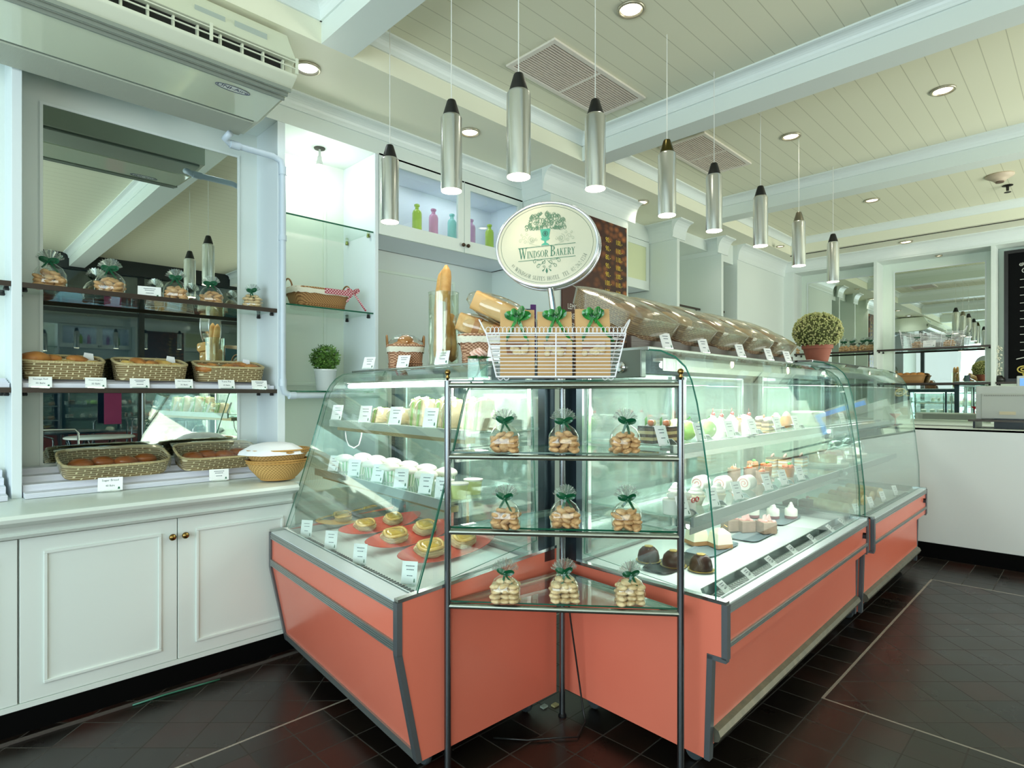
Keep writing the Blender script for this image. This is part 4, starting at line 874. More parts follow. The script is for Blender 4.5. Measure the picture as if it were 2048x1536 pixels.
m.build('vents', mat('till_vent', '#8a8a80', .6), t); BX('sticker', mat('till_sticker', '#d0c4a6', .5), -.048, -.045, -.04, .06, .11, .135, t)
BX('stand', DARKM, -.06, .1, -.09, .09, 0, .08, t); BX('tray', SHELFEDGE, -.13, .16, -.62, .24, .055, .07, t); BX('tray_leg', DARKM, -.1, .1, -.235, -.22, 0, .056, t); BX('tray_leg', DARKM, -.1, .1, .2, .215, 0, .056, t)
t = T('till_screen', 'till screen with blue display cut by the right edge', 'monitor', (6.35, .33, 1.036), rad(0))
BX('housing', GREYP, -.02, .02, -.2, .16, .10, .42, t, bev=.006); BX('screen', emis('screen_blue', '#6fa0e0', 1.2), -.0225, -.02, -.18, .14, .14, .40, t); BX('stand', DARKM, -.06, .06, -.1, .08, 0, .10, t)
# menu board
bean = mat('coffee_bean_print', '#7a3d1c', .5)
def beanmat():
    m_ = bpy.data.materials.new('coffee_print'); m_.use_nodes = True; nt = m_.node_tree; b = nt.nodes['Principled BSDF']; b.inputs['Roughness'].default_value = .35; N = nt.nodes.new; L = nt.links.new
    tc = N('ShaderNodeTexCoord'); v = N('ShaderNodeTexVoronoi'); v.inputs['Scale'].default_value = 13; mp = N('ShaderNodeMapping'); mp.inputs['Scale'].default_value = (1, 1, 1.5); L(tc.outputs['Object'], mp.inputs[0]); L(mp.outputs[0], v.inputs['Vector'])
    r = N('ShaderNodeValToRGB'); e = r.color_ramp.elements; e[0].color = lin('#b56a30'); e[1].color = lin('#2e0f06'); e[0].position = .05; e[1].position = .62; L(v.outputs['Distance'], r.inputs['Fac'])
    g = N('ShaderNodeSeparateXYZ'); L(tc.outputs['Object'], g.inputs[0]); mr = N('ShaderNodeMapRange'); mr.inputs['From Min'].default_value = .95; mr.inputs['From Max'].default_value = .2; L(g.outputs['X'], mr.inputs['Value'])
    mx = N('ShaderNodeMix'); mx.data_type = 'RGBA'; L(mr.outputs[0], mx.inputs['Factor']); L(r.outputs['Color'], mx.inputs['A']); mx.inputs['B'].default_value = lin('#44170c'); L(mx.outputs['Result'], b.inputs['Base Color']); return m_
t = T('menu_board', 'brown coffee bean drinks menu board with price columns', 'menu board', (3.53, 2.985, 0))
bd = BX('panel', beanmat(), 0, .88, -.012, 0, 1.55, 2.775, t)
m = MB()
left = ['90.-', '90.-', '80.-', '90.-', '90.-', '100.-', '100.-', '90.-', '70.-', '90.-', '90.-']; right = ['100.-', '110.-', '110.-', '100.-', '100.-', '110.-', '110.-', '100.-', '80.-', '100.-', '100.-']
for i in range(11):
    z = 2.60-.0735*i
    put_text(m, left[i], .062, lambda u, v: (.60+u*.8, -.014, z+v)); put_text(m, right[i], .062, lambda u, v: (.76+u*.8, -.014, z+v))
m.build('price_lettering', mat('menu_yellow', '#e6c84a', .5), bd); m = MB()
for i, s_ in enumerate(('TEA', 'LEMON TEA', 'GREEN TEA', 'JASMINE', 'ENGLISH')):
    z = 2.055-.075*i; put_text(m, s_, .062, lambda u, v: (.06+u*.8 if i else .2+u*.8, -.014, z+v), align='LEFT')
m.build('item_lettering', mat('menu_white', '#e9e6e0', .5), bd)
# small teal and purple sign board behind the wire basket
t = T('leaflet_board', 'teal board with purple edge standing behind the wire basket', 'sign', (1.93, 1.86, 1.43), rad(-32))
BX('panel', mat('board_teal', '#1f5564', .4), -.16, .035, -.006, 0, 0, .262, t); BX('edge', mat('board_purple', '#5a2a78', .4), .035, .06, -.007, .0, 0, .282, t)
# chalkboard
t = T('chalkboard', 'tall framed black chalkboard with coloured chalk lettering', 'chalkboard', (8.2, .737, 1.44))
BX('board', mat('slate_black', '#08090a', .8, spec=.1), .0, .01, -1.1, -.03, .03, 1.37, t)
m = MB(); m.box(-.01, .02, -1.13, 0, 0, .035); m.box(-.01, .02, -1.13, 0, 1.365, 1.40); m.box(-.01, .02, -.035, 0, .035, 1.365); m.build('frame', mat('board_frame', '#120c0a', .35), t)
ck = [mat('chalk_'+c, h, .9) for c, h in (('blue', '#5f9ab0'), ('white', '#c9c9c4'), ('yellow', '#c9b45e'), ('pink', '#c98a8f'), ('green', '#8fb070'))]
m = MB(); fy = lambda y, z: (-.002, y, z)
def cl(P, mi, w_=.006):
    for p, q in zip(P[:-1], P[1:]): 
        d = Vector((q[0]-p[0], q[1]-p[1])); 
        if d.length < 1e-6: continue
        nn = Vector((-d.y, d.x)).normalized()*w_/2; m.add([(-.002, p[0]+nn.x, p[1]+nn.y), (-.002, p[0]-nn.x, p[1]-nn.y), (-.002, q[0]-nn.x, q[1]-nn.y), (-.002, q[0]+nn.x, q[1]+nn.y)], [(0, 1, 2, 3)], mi)
for i, (c, k) in enumerate(zip('VNGCCNLFCE', (0, 1, 2, 2, 0, 3, 4, 3, 0, 2))):
    z = 1.05-.083*i; put_text(m, c, .08, lambda u, v: (-.002, -.25-u, z+v), k); cl([(-.13, z+.03), (-.165, z+.03)], 1, .005)
for cx, cy, r, s_ in ((-.17, 1.17, .035, 1), (-.25, 1.20, .045, -1), (-.20, 1.09, .025, 1), (-.14, 1.24, .02, -1)):
    cl([(cx+r*(.15+.85*i/26)*cos(i*.4*s_), cy+r*(.15+.85*i/26)*sin(i*.4*s_)) for i in range(27)], 1)
for cx, cy, r in ((-.16, .13, .05), (-.25, .18, .055), (-.2, .08, .045), (-.30, .10, .05)):
    for q in (1, .45): cl([(cx+r*q*cos(i*pi/10), cy+r*q*.7*sin(i*pi/10)) for i in range(21)], 2, .012)
cl([(-.10, .24), (-.18, .26), (-.25, .33), (-.35, .36)], 1, .008)
m.build('chalk_drawing', ck, t)
# ================================================================== GOODS
def rr_ring(w_, d, n=20, p=3.5):
    return [(abs(cos(a))**(2/p)*math.copysign(w_/2, cos(a)), abs(sin(a))**(2/p)*math.copysign(d/2, sin(a))) for a in [2*pi*i/n for i in range(n)]]
def loft(m, rings, mi=None, cap0=True, cap1=True):
    n = len(rings[0]); vs = [p for r in rings for p in r]; fs = []
    for j in range(len(rings)-1):
        for k in range(n): fs.append((j*n+k, j*n+(k+1) % n, (j+1)*n+(k+1) % n, (j+1)*n+k))
    if cap0: fs.append(tuple(range(n-1, -1, -1)))
    if cap1: fs.append(tuple((len(rings)-1)*n+k for k in range(n)))
    return m.add(vs, fs, mi)
def bow(m, c, s_=1.0, ax=(1, 0), tails=(1, 1), seed=0):
    """ribbon bow: two loops and two tails, flat bands facing -y"""
    r = random.Random(seed); cx, cy, cz = c
    def band(P, w_):
        vs = []; 
        for i, p in enumerate(P): 
            q = P[min(i+1, len(P)-1)]; o = P[max(i-1, 0)]; d = Vector((q[0]-o[0], q[2]-o[2])); d = d.normalized() if d.length > 1e-6 else Vector((1, 0)); nn = Vector((-d.y, d.x))*w_/2
            vs += [(p[0]+nn.x*.8, p[1]-.0015, p[2]+nn.y*.8), (p[0]-nn.x*.8, p[1]+.003, p[2]-nn.y*.8)]
        m.add(vs, [(2*i, 2*i+1, 2*i+3, 2*i+2) for i in range(len(P)-1)])
    for sg_ in (-1, 1):
        th = r.uniform(.1, .55); L_ = s_*r.uniform(.021, .026); P = []
        for i in range(15):
            a = 2*pi*i/14; lx = L_*(1-cos(a))/2; lz = .0048*s_*sin(a)
            P.append((cx+sg_*(lx*cos(th)-lz*sin(th)), cy-.004*sin(a)-.002, cz+lx*sin(th)+lz*cos(th)))
        band(P, .0125*s_)
    for sg_, k in ((-1, tails[0]), (1, tails[1])):
        a = r.uniform(.2, .75); L_ = s_*.034*k; P = [(cx+sg_*sin(a)*L_*i/5, cy-.004-.002*sin(i), cz-cos(a)*L_*i/5) for i in range(6)]; band(P, .008*s_)
    m.ell((cx, cy-.003, cz), (.004*s_, .004*s_, .004*s_), 8, 6)
def cookie_bag(name, lab, group, seed, pale=False, w_=.10, d=.062):
    r = random.Random(seed); t = T(name, lab, 'cookie bag', group=group); 
    cm = COOKIE2 if pale else COOKIE
    proto = None; n = 0
    rows = 4 if not pale else 5
    for k in range(rows):
        cols = 3 if k < rows-1 else 2
        for c in range(cols):
            for b in ((-.014, .014) if k < rows-1 else (0,)):
                x = (c-(cols-1)/2)*.030+r.uniform(-.004, .004); z = .009+k*.0165+r.uniform(-.001, .002)
                if proto is None:
                    proto = MB().ell((0, 0, 0), (.0205, .019, .0092), 14, 8, wob=lambda a, z_: .05*sin(3*a+seed)+.03*sin(5*a)).build('cookie', cm, t, smooth=True); o = proto
                else: o = proto.copy(); COL.objects.link(o); o.parent = t
                o.location = (x, b, z); tl = .15 if pale else .55; o.rotation_euler = (r.uniform(-tl, tl), r.uniform(-tl, tl), r.uniform(0, 6)); n += 1
    m = MB(); R = []
    for z, ww, dd in ((0.0005, w_*.9, d*.85), (.004, w_, d), (.035, w_*1.04, d*1.05), (.06, w_*.98, d*.95), (.08, w_*.75, d*.6), (.096, w_*.3, d*.26), (.103, .014, .012)):
        R.append([(x*(1+r.uniform(-.03, .03)), y*(1+r.uniform(-.05, .05)), z) for x, y in rr_ring(ww, dd, 22, 3.2)])
    loft(m, R, cap0=True, cap1=False); m.build('cellophane_bag', CELLO, t, smooth=True)
    m = MB(); n = 44; vs = []; fs = []; fr_ = r.uniform(.92, 1.06)
    for j in range(4):
        for k in range(n+1):
            a = rad(-72+144*k/n); q = (.003, .017, .034, .048+.003*sin(k*1.7))[j]*fr_; zg = (1 if k % 2 else -1)*(.0015, .004, .006, .008)[j]
            vs.append((q*sin(a)*.95, zg+.004*sin(a*2), .100+q*cos(a)))
    for j in range(3):
        for k in range(n): fs.append((j*(n+1)+k, j*(n+1)+k+1, (j+1)*(n+1)+k+1, (j+1)*(n+1)+k))
    m.add(vs, fs); m.mi = [1 if (i % n) % 3 == 0 else 0 for i in range(len(m.f))]; m.build('gathered_top', [CELLO2, glassmat('cellophane_glint', (.95, .95, .95), base=.3, power=1.2, gain=.5, rough=.2, haze=.8, hazescale=200, hazecol=(.9, .9, .9))], t)  # whiter pleats paint in the bright reflections of the gathered film
    m = MB(); bow(m, (0, -.012, .103), 1.15, tails=(r.uniform(.8, 1.2), r.uniform(.9, 1.4)), seed=seed); m.build('ribbon_bow', RIB, t)
    return t
def place(o, loc, rz=0, scale=None):
    o.location = loc; o.rotation_euler = (0, 0, rz)
    if scale: o.scale = (scale,)*3
    return o
FACE = -pi/4        # turned towards the room's corner where the visitor stands
spots = [(1.398, 1.432, 1.106, 'upper', 'left'), (1.540, 1.292, 1.106, 'upper', 'middle'), (1.680, 1.140, 1.106, 'upper', 'right'),
         (1.399, 1.430, .848, 'middle', 'left'), (1.554, 1.297, .848, 'middle', 'centre'), (1.677, 1.131, .848, 'middle', 'right'),
         (1.403, 1.435, .593, 'lowest', 'left'), (1.552, 1.300, .593, 'lowest', 'centre'), (1.691, 1.127, .593, 'lowest', 'right')]
for i, (x, y, z, sh_, pos) in enumerate(spots):
    place(cookie_bag('cookie_bag', 'ribboned bag of %s cookies, %s on the %s shelf of the steel stand' % ('pale' if i > 5 else 'golden', pos, sh_), 'cookie bags on the corner stand', 20+i, i > 5), (x, y, z), FACE+(-.1, .05, .12)[i % 3])
for i, (x, y, q, lab) in enumerate(((.412, 3.40, -.3, 'ribboned cookie bag, leftmost on the shelf before the mirror'), (.645, 3.41, -.45, 'second ribboned bag from the left, flat stacked cookies, before the mirror'),
        (.925, 3.38, -.5, 'ribboned cookie bag right of the price card on the mirror shelf'), (1.105, 3.41, -.55, 'ribboned cookie bag near the right edge of the mirror'), (1.325, 3.41, -.6, 'small ribboned cookie bag at the right end of the mirror shelf'))):
    place(cookie_bag('cookie_bag', lab, 'cookie bags on the mirror shelf', 40+i, i == 4), (x, y, 1.784), q, (1.22, 1.22, 1.12, 1.12, 1.0)[i])
# price cards
def card(name_lines, lab, loc, rz, tall=False, w_=.075, h=.052, grp='price cards', lean=.35, s_=1.0):
    t = T('price_card', lab, 'price card', loc, rz, group=grp)
    if tall: w_, h = .052, .072
    w_ *= s_; h *= s_
    R = Matrix.Rotation(-lean, 4, 'X')
    m = MB().box(-w_/2, w_/2, -.001, .001, .004, h+.004, M=R); c = m.build('card', CARD, t)
    m = MB()
    fn = lambda u, v: tuple(R @ Vector((u, -.0016, v+.004)))
    if name_lines:
        put_text(m, name_lines[0], min(.014*s_, w_*1.55/len(name_lines[0])), lambda u, v: fn(u, v+h*.72))
        put_text(m, name_lines[1], .0115*s_, lambda u, v: fn(u, v+h*.32))
    else:
        r = random.Random(sum(map(ord, lab)))
        for yy, ww in ((.78, .5), (.62, .4), (.36, .3)):
            x = -w_*ww/2
            while x < w_*ww/2:
                q = .003+.003*r.random(); m.add([fn(x, h*yy), fn(x+q, h*yy), fn(x+q, h*yy+.003), fn(x, h*yy+.003)], [(0, 1, 2, 3)]); x += q+.0012
    m.build('lettering', INK, c)
    MB().add([fn(w_*.30, h*.1), fn(w_*.40, h*.1), fn(w_*.38, h*.26), fn(w_*.32, h*.26)], [(0, 1, 2, 3)]).build('emblem', GREENINK, c)
    m = MB(); m.box(-w_*.4, w_*.4, -.004, .018, 0, .0015); m.box(-w_*.4, w_*.4, -.0045, -.0032, 0, .009); m.prism([(.018, 0), (.0165, 0), (h*.35, h*.5), (h*.36, h*.52)], lambda u, v, q: (q, u, v), -w_*.2, w_*.2)
    m.build('clear_holder', glassmat('acrylic', (.93, .96, .95), base=.12), t)
    return t
for i, (px, txt, lab) in enumerate(((81, ('Sausage Roll', '35 Baht'), 'Sausage Roll price card, leftmost under the pastry baskets'), (192, ('Cheese Sausage Roll', '35 Baht'), 'sausage roll price card under the gap after the left pastry basket'),
        (280, None, 'tilted blank-looking card under the middle pastry basket'), (369, ('Ham Cheese Puff', '35 Baht'), 'price card under the right end of the middle pastry basket'), (454, ('Tuna Pie', '35 Baht'), 'Tuna Pie price card under the right pastry basket'), (520, None, 'rightmost price card on the lower mirror shelf'))):
    u = (px-CX0)/F0; y = 3.288; card(txt, lab, (y*(1+u)/(1-u), y, 1.330), -.1, s_=.95, w_=.085)
card(None, 'white price card among the cookie bags on the upper mirror shelf', (.80, 3.36, 1.784), -.25, w_=.10, h=.06)
card(('Sugar Bread', '40 Baht'), 'Sugar Bread price card before the left wrapped basket', (.605, 3.20, .859), -.25, w_=.095, h=.062)
card(None, 'price card before the right wrapped bun basket on the worktop', (1.075, 3.20, .859), -.3, w_=.09, h=.058)
# baskets
def tray_basket(name, lab, w_, d, h0, h1, mt, loc, rz, group=None, wrapped=False, rim=True, rot=None):
    """open rectangular woven basket; h0 front height, h1 back height"""
    t = T(name, lab, 'basket', loc, rz, group=group, rot=rot); n = 40; m = MB(); R = []
    def ring(q, z0, z1): return [(x, y, z0+(z1-z0)*((y/(d*q/2)+1)/2)) for x, y in rr_ring(w_*q, d*q, n, 4.5)]
    R = [ring(.90, 0, 0), ring(.93, .01, .01), ring(.97, h0*.6, h1*.6), ring(1.0, h0, h1), ring(.96, h0, h1), ring(.93, h0*.55, h1*.55), ring(.88, .010, .010)]
    loft(m, R); m.build('woven_body', mt, t, smooth='auto')
    if rim: m = MB(); m.tube([(x, y, z) for x, y, z in ring(.98, h0, h1)], .0065, 8, True); m.build('rim', mat('rim_weave', '#cdbb8c', .7, bump=(180, .8)), t, smooth=True)
    return t, ring
def bread(kind, lab, loc, rot=(0, 0, 0), s_=1, grp=None, mt=None):
    m = MB(); cat = 'bread'
    if kind == 'roll': m.ell((0, 0, .022), (.05, .032, .024), 20, 12, wob=lambda a, z: .04*sin(7*a)); mm = mt or BREAD; nm = 'bread_roll'
    elif kind == 'bun': m.ell((0, 0, .024), (.045, .045, .026), 20, 12, wob=lambda a, z: .02*sin(3*a)); mm = mt or BUN; nm = 'bun'
    elif kind == 'croissant':
        P = [(cos(a)*.04, sin(a)*.032, .02) for a in [pi*k/14-.2 for k in range(17)]]; rr = [.006+.018*sin(pi*k/16)*(1+.12*(k % 2)) for k in range(17)]; m.tube(P, rr, 14); mm = mt or PASTRY; nm = 'croissant'
    elif kind == 'puff': 
        R = [[(x*(1+.04*((k*7+j*3) % 5-2)/2), y, z) for k, (x, y) in enumerate(rr_ring(w1, w2, 20, 4))] for j, (z, w1, w2) in enumerate(((0, .085, .06), (.010, .092, .066), (.022, .088, .064), (.034, .074, .052), (.038, .04, .03)))]; loft(m, R); mm = mt or PASTRY; nm = 'puff_pastry'
    o = m.build(nm, mm, smooth=True); o.location = loc; o.rotation_euler = rot; o.scale = (s_,)*3; tag(o, lab, cat, grp); return o
def glass_hood(t, w_, d, z0, z1, rise, mt=CELLO):
    """cellophane stretched over a basket"""
    m = MB(); n = 12; vs = []; fs = []; r = random.Random(int(w_*1000))
    for i in range(n+1):
        for j in range(n+1):
            u, v = i/n, j/n; b = z0+(z1-z0)*v; h = rise*(sin(pi*u)*sin(pi*v))**.4; vs.append(((u-.5)*w_, (v-.5)*d, b+h+r.uniform(-.002, .002)))
    for i in range(n):
        for j in range(n): k = i*(n+1)+j; fs.append((k, k+n+1, k+n+2, k+1))
    m.add(vs, fs); m.build('cellophane_cover', mt, t, smooth=True)
    m = MB(); rg = [(x, y, z0+(z1-z0)*((y/(d/2)+1)/2)) for x, y in rr_ring(w_*1.005, d*1.005, 40, 7)]
    loft(m, [[(x*(1+.006*(k % 2)), y*(1+.01*(k % 3)), z+.004) for k, (x, y, z) in enumerate(rg)], [(x*.96*(1+.01*(k % 3)), y*.95, z-min(z0, z1)*.75) for k, (x, y, z) in enumerate(rg)]], cap0=False, cap1=False); m.build('cellophane_skirt', mt, t, smooth=True)
PB = [(.462, .31, 'left', -.04), (.815, .32, 'middle', -.03), (1.195, .35, 'right', -.10)]
for i, (x, w_, pos, q) in enumerate(PB):
    tray_basket('woven_basket', 'woven seagrass basket of pastries, %s on the lower mirror shelf' % pos, w_, .20, .075, .115, SEAG, (x, 3.41, 1.372), q, 'seagrass baskets on the lower mirror shelf')
    r = random.Random(i+5)
    kinds = (('bun', 'roll', 'puff', 'roll', 'puff'), ('puff', 'roll', 'roll', 'puff', 'puff'), ('croissant', 'croissant', 'roll', 'croissant', 'roll'))[i]
    for k, kd in enumerate(kinds):
        xx = x-w_*.34+w_*.68*k/4; lb = {'bun': 'round golden bun', 'roll': 'golden bread roll', 'puff': 'flaky puff pastry', 'croissant': 'small croissant'}[kd]
        o = bread(kd, '%s, %s in the %s pastry basket' % (lb, ('far left', 'left of centre', 'in the middle', 'right of centre', 'far right')[k], pos), (xx, 3.385+.02*(k % 2), 1.425+.012*(k % 2)), (r.uniform(-.3, .3), r.uniform(-.3, .3), r.uniform(0, 3)), 1.05 if kd != 'bun' else 1.4, 'pastries in the %s seagrass basket' % pos, mt=(PASTRY if kd == 'puff' else BREAD))
    # folded paper liner
    m = MB(); m.prism([(0, 0), (.06, 0), (.055, .075), (.02, .08)], lambda u, v, s_: (u, s_+v*.3, v), 0, .001); o = m.build('paper_liner', NAPKIN); o.location = (x+w_*.22, 3.44, 1.425); tag(o, 'folded white paper at the right side of the %s pastry basket' % pos, 'paper')
for i, (x, w_, y, q, pos) in enumerate(((.655, .45, 3.37, .0, 'left'), (1.115, .40, 3.36, -.04, 'right'))):
    t, rg = tray_basket('woven_basket', 'cellophane-wrapped seagrass basket of brown buns, %s on the worktop' % pos, w_, .24, .062, .098, SEAG, (x, y, .928), q, 'wrapped bun baskets on the worktop', rot=(.14, 0, q))
    glass_hood(t, w_, .24, .066, .102, .02)
    for k in range(4):
        u = (-.3+.2*k)*w_; v = Matrix.Rotation(.14, 3, 'X') @ Vector((u, .0+.03*(k % 2), .018))
        bread('bun', 'glazed brown bun, %s in the %s wrapped basket' % (('leftmost', 'second', 'third', 'rightmost')[k], pos), (x+v.x, y+v.y, .928+v.z), (.14, 0, k), 1.15, 'buns in the %s wrapped basket' % pos)
# two round rattan baskets, nested, with a cloth
t = T('rattan_basket', 'lower round rattan basket at the right end of the worktop', 'basket', (1.30, 3.015, .868))
W_ = lambda a, z: .0
MB().shell([(.0, .002), (.062, .002), (.07, .0), (.085, .012), (.118, .055), (.135, .10), (.131, .10), (.114, .055), (.08, .014), (.0, .008)], 40, sx=1.15).build('woven_body', RATTAN, t, smooth='auto')
m = MB()
for z, r in ((.002, .072), (.10, .134), (.088, .131)): m.tube([(r*1.15*cos(k*pi/20), r*sin(k*pi/20), z) for k in range(40)], .0045, 8, True)
m.build('rim', mat('cane', '#b98c48', .45), t, smooth=True)
t = T('rattan_basket', 'upper round rattan basket with white cloth, nested in another one', 'basket', (1.30, 3.015, .915))
MB().shell([(.0, .0), (.07, .0), (.10, .03), (.125, .075), (.139, .105), (.135, .105), (.12, .075), (.095, .032), (.0, .006)], 40, sx=1.15).build('woven_body', RATTAN, t, smooth='auto')
m = MB()
for z, r in ((.105, .138), (.093, .134)): m.tube([(r*1.15*cos(k*pi/20), r*sin(k*pi/20), z) for k in range(40)], .005, 8, True)
m.build('rim', MATS['cane'], t, smooth=True)
m = MB().shell([(0, .150), (.05, .148), (.09, .138), (.118, .120), (.136, .108), (.143, .092)], 36, sx=1.12, wob=lambda a, z: .05*sin(5*a)+.03*sin(11*a+1)); o = m.build('linen_cloth', NAPKIN, smooth=True); o.location = (1.275, 3.01, .908); tag(o, 'white linen cloth bulging from the round rattan basket', 'cloth')
# wicker baskets
def wicker(lab, loc, rz, w_, d, h, mt, lining=True, handles=True, flare=1.18, group=None):
    t = T('wicker_basket', lab, 'basket', loc, rz, group=group); n = 44; m = MB()
    rg = lambda q, z: [(x, y, z) for x, y in rr_ring(w_*q, d*q, n, 4)]
    loft(m, [rg(1, 0), rg(1.0, .01), rg((1+flare)/2, h*.5), rg(flare, h), rg(flare*.96, h), rg((1+flare)/2*.95, h*.5), rg(.93, .012)]); m.build('woven_body', mt, t, smooth='auto')
    m = MB()
    for k in (0, 1, 2): m.tube(rg(1.01+.005*k, .006+.011*k), .005, 6, True)
    m.tube(rg(flare, h), .007, 8, True); m.build('rim', mt, t, smooth=True)
    if lining:
        m = MB(); R = []
        for q, z in ((flare*.93, h-.02), (flare*.97, h+.006), (flare*1.035, h+.006), (flare*1.05, h-.012), (flare*1.03, h-.032)):
            R.append([(x*(1+.006*sin(k*1.9)), y*(1+.006*sin(k*1.9)), z+(.003*sin(k*2.6) if z < h-.03 else 0)) for k, (x, y, _) in enumerate(rg(q, z))])
        loft(m, R, cap0=False, cap1=False); m.build('cloth_liner', LACE, t, smooth=True)
    if handles:
        for s_ in (-1, 1):
            m = MB(); m.tube([(s_*w_*flare*.5*(1+.04*sin(a)), d*.3*cos(a), h+.055*sin(a)) for a in [pi*k/12 for k in range(13)]], .005, 8); m.build('handle', mat('handle_cane', '#8c6234', .5), t, smooth=True)
    return t
gb = wicker('brown wicker basket lined with floral and red gingham cloth on the glass shelf', (1.735, 3.44, 1.827), -.05, .30, .19, .115, WICK, flare=1.22)
GING = weave('red_gingham', '#9a1f38', '#dfb5b8', 110, 110, 'checker', .1)
m = MB(); m.prism([(-.01, 0), (.17, 0), (.17, .034), (-.01, .034)], lambda u, v, s_: (u, -.118-.004+s_, .087+v), -.004, .0); m.build('gingham_cloth', GING, gb)
m = MB(); bow(m, (.185, -.10, .115), 1.7, tails=(1.3, 2.4), seed=5); m.build('gingham_bow', GING, gb)
b1 = wicker('small brown wicker basket with lace liner at the left on the display case', (1.742, 2.512, 1.431), -.55, .16, .16, .115, WICKD, flare=1.12)
b2 = wicker('larger wicker basket with lace liner holding wrapped breads, behind the rose glass', (1.742, 1.86, 1.431), -.80, .25, .17, .12, WICKD, flare=1.15, handles=False)
t = T('wrapped_bun', 'cellophane-wrapped cluster of golden buns in the small wicker basket', 'bread', (1.742, 2.512, 1.515), -.5)
m = MB()
for a, b, c in ((-.035, -.03, 0), (.035, -.03, .0), (0, .03, .005), (-.04, .03, 0), (.04, .035, 0), (0, -.01, .035)): m.ell((a, b, c+.02), (.042, .04, .034), 16, 10)
m.build('buns', BREAD, t, smooth=True)
MB().ell((0, 0, .03), (.092, .085, .062), 20, 12, wob=lambda a, z: .05*sin(7*a+3*z)).build('cellophane_wrap', CELLO, t, smooth=True)
# loaf and sandwich bread in the second basket
def loafbox(name, lab, loc, rot, size, mt, wrap=True, bands=False):
    t = T(name, lab, 'bread', loc, rot=rot); w_, d, h = size; m = MB(); R = []
    for k in range(9):
        x = -w_/2+w_*k/8; q = 1-.06*abs(k-4)/4; R.append([(x, y*q, z*q+h/2) for y, z in rr_ring(d, h, 24, 5)])
    loft(m, R); m.build('loaf', mt, t, smooth='auto')
    if bands:
        m = MB()
        for x in (-.03, .05): m.box(x*w_/.2, x*w_/.2+.03, -d*.51, d*.51, -.001, h+.001)
        m.build('crust_band', BREAD, t, bev=.003)
    if wrap:
        m = MB(); m.ell((0, 0, h/2), (w_*.62, d*.66, h*.66), 22, 12, wob=lambda a, z: .07*sin(9*a+5*z)*.6+.03*sin(17*a)); m.build('cellophane_wrap', CELLO, t, smooth=True)
    return t
loafbox('wrapped_loaf', 'large wrapped pale loaf leaning on top of the lined wicker basket', (1.72, 1.80, 1.612), (.2, .42, -.80), (.26, .105, .085), mat('loaf_wrapped', '#dba763', .5, vary=(6, '#e6c58b', .25)))
loafbox('wrapped_sandwich_loaf', 'wrapped striped sandwich loaf below the large loaf in the wicker basket', (1.69, 1.90, 1.548), (.15, .35, -.80), (.20, .09, .08), BREADL, bands=True)
# baguettes in a tall glass cylinder
t = T('glass_cylinder', 'tall clear glass cylinder holding baguettes on the display case', 'vase', (1.66, 2.095, 1.431))
MB().shell([(0, .0), (.066, .0), (.068, .006), (.068, .325), (.071, .328), (.0665, .328), (.064, .008), (0, .006)], 36).build('glass', glassmat('cylinder_glass', (.93, .95, .9), base=.08, gain=.9), t, smooth='auto')
for i, (dx, dy, a, b, L_, lab) in enumerate(((-.03, .012, .05, .02, .42, 'shorter baguette, left of the two rising from the glass cylinder'), (.008, -.012, -.02, .03, .43, 'taller baguette, right of the two rising from the glass cylinder'), (.034, .02, .0, -.03, .22, 'short baguette hidden low at the right in the glass cylinder'))):
    m = MB(); P = [(.004*sin(k*.5), 0, .012+L_*k/16) for k in range(17)]; rr = [.003+.0215*min(1, (k/1.6))**.5*min(1, ((16-k)/1.6+.02))**.5*(1+.05*(k % 3 == 0)) for k in range(17)]; m.tube(P, rr, 16)
    o = m.build('baguette', mat('baguette_crust', '#e6bd7c', .5, vary=(14, '#c48a44', .2), bump=(50, .3)), smooth=True); o.location = (1.66+dx*.7071+dy*.7, 2.095-dx*.7071+dy*.7, 1.438); o.rotation_euler = (b, a, 0); tag(o, lab, 'baguette', 'baguettes in the glass cylinder')
t = T('paper_label_roll', 'white paper sleeve around the baguettes in the cylinder', 'paper', (1.655, 2.085, 1.50))
MB().prism([(-.014, .0), (.018, .0), (.018, .21), (-.014, .22)], lambda u, v, q: (u*.7071-.055*.7071+q, -u*.7071-.04*.7071, v), 0, .001).build('sleeve', mat('sleeve_paper', '#cfc9b8', .5), t)
# rose in a small glass (on the stand top)
t = T('small_vase', 'short square glass with a pale pink rose on the corner stand', 'vase', (1.345, 1.508, 1.352), FACE)
m = MB(); m.box(-.034, .034, -.034, .034, 0, .006); m.box(-.034, .034, -.034, -.031, .006, .072); m.box(-.034, .034, .031, .034, .006, .072); m.box(-.034, -.031, -.031, .031, .006, .072); m.box(.031, .034, -.031, .031, .006, .072); m.build('glass', glassmat('vase_glass', (.9, .96, .94), base=.03, gain=.6), t, bev=.001)
BX('water', glassmat('water', (.75, .85, .8), base=.02, gain=.3), -.030, .030, -.030, .030, .007, .045, t)
t2 = T('rose_posy', 'pale pink rose head with green leaves in the small glass', 'flower', (1.345, 1.508, 1.352), FACE); m = MB(); rn = random.Random(2)
for k in range(16):
    a = k*2.4; q = .003+.0013*k; R = Matrix.Rotation(a, 4, 'Z') @ Matrix.Rotation(.3+.05*k, 4, 'X'); m.ell((q*cos(a), q*sin(a), .095-.0006*k), (.013, .004, .016), 10, 6, M=R)
m.build('petals', mat('rose_petal', '#eccabc', .5), t2, smooth=True); m = MB()
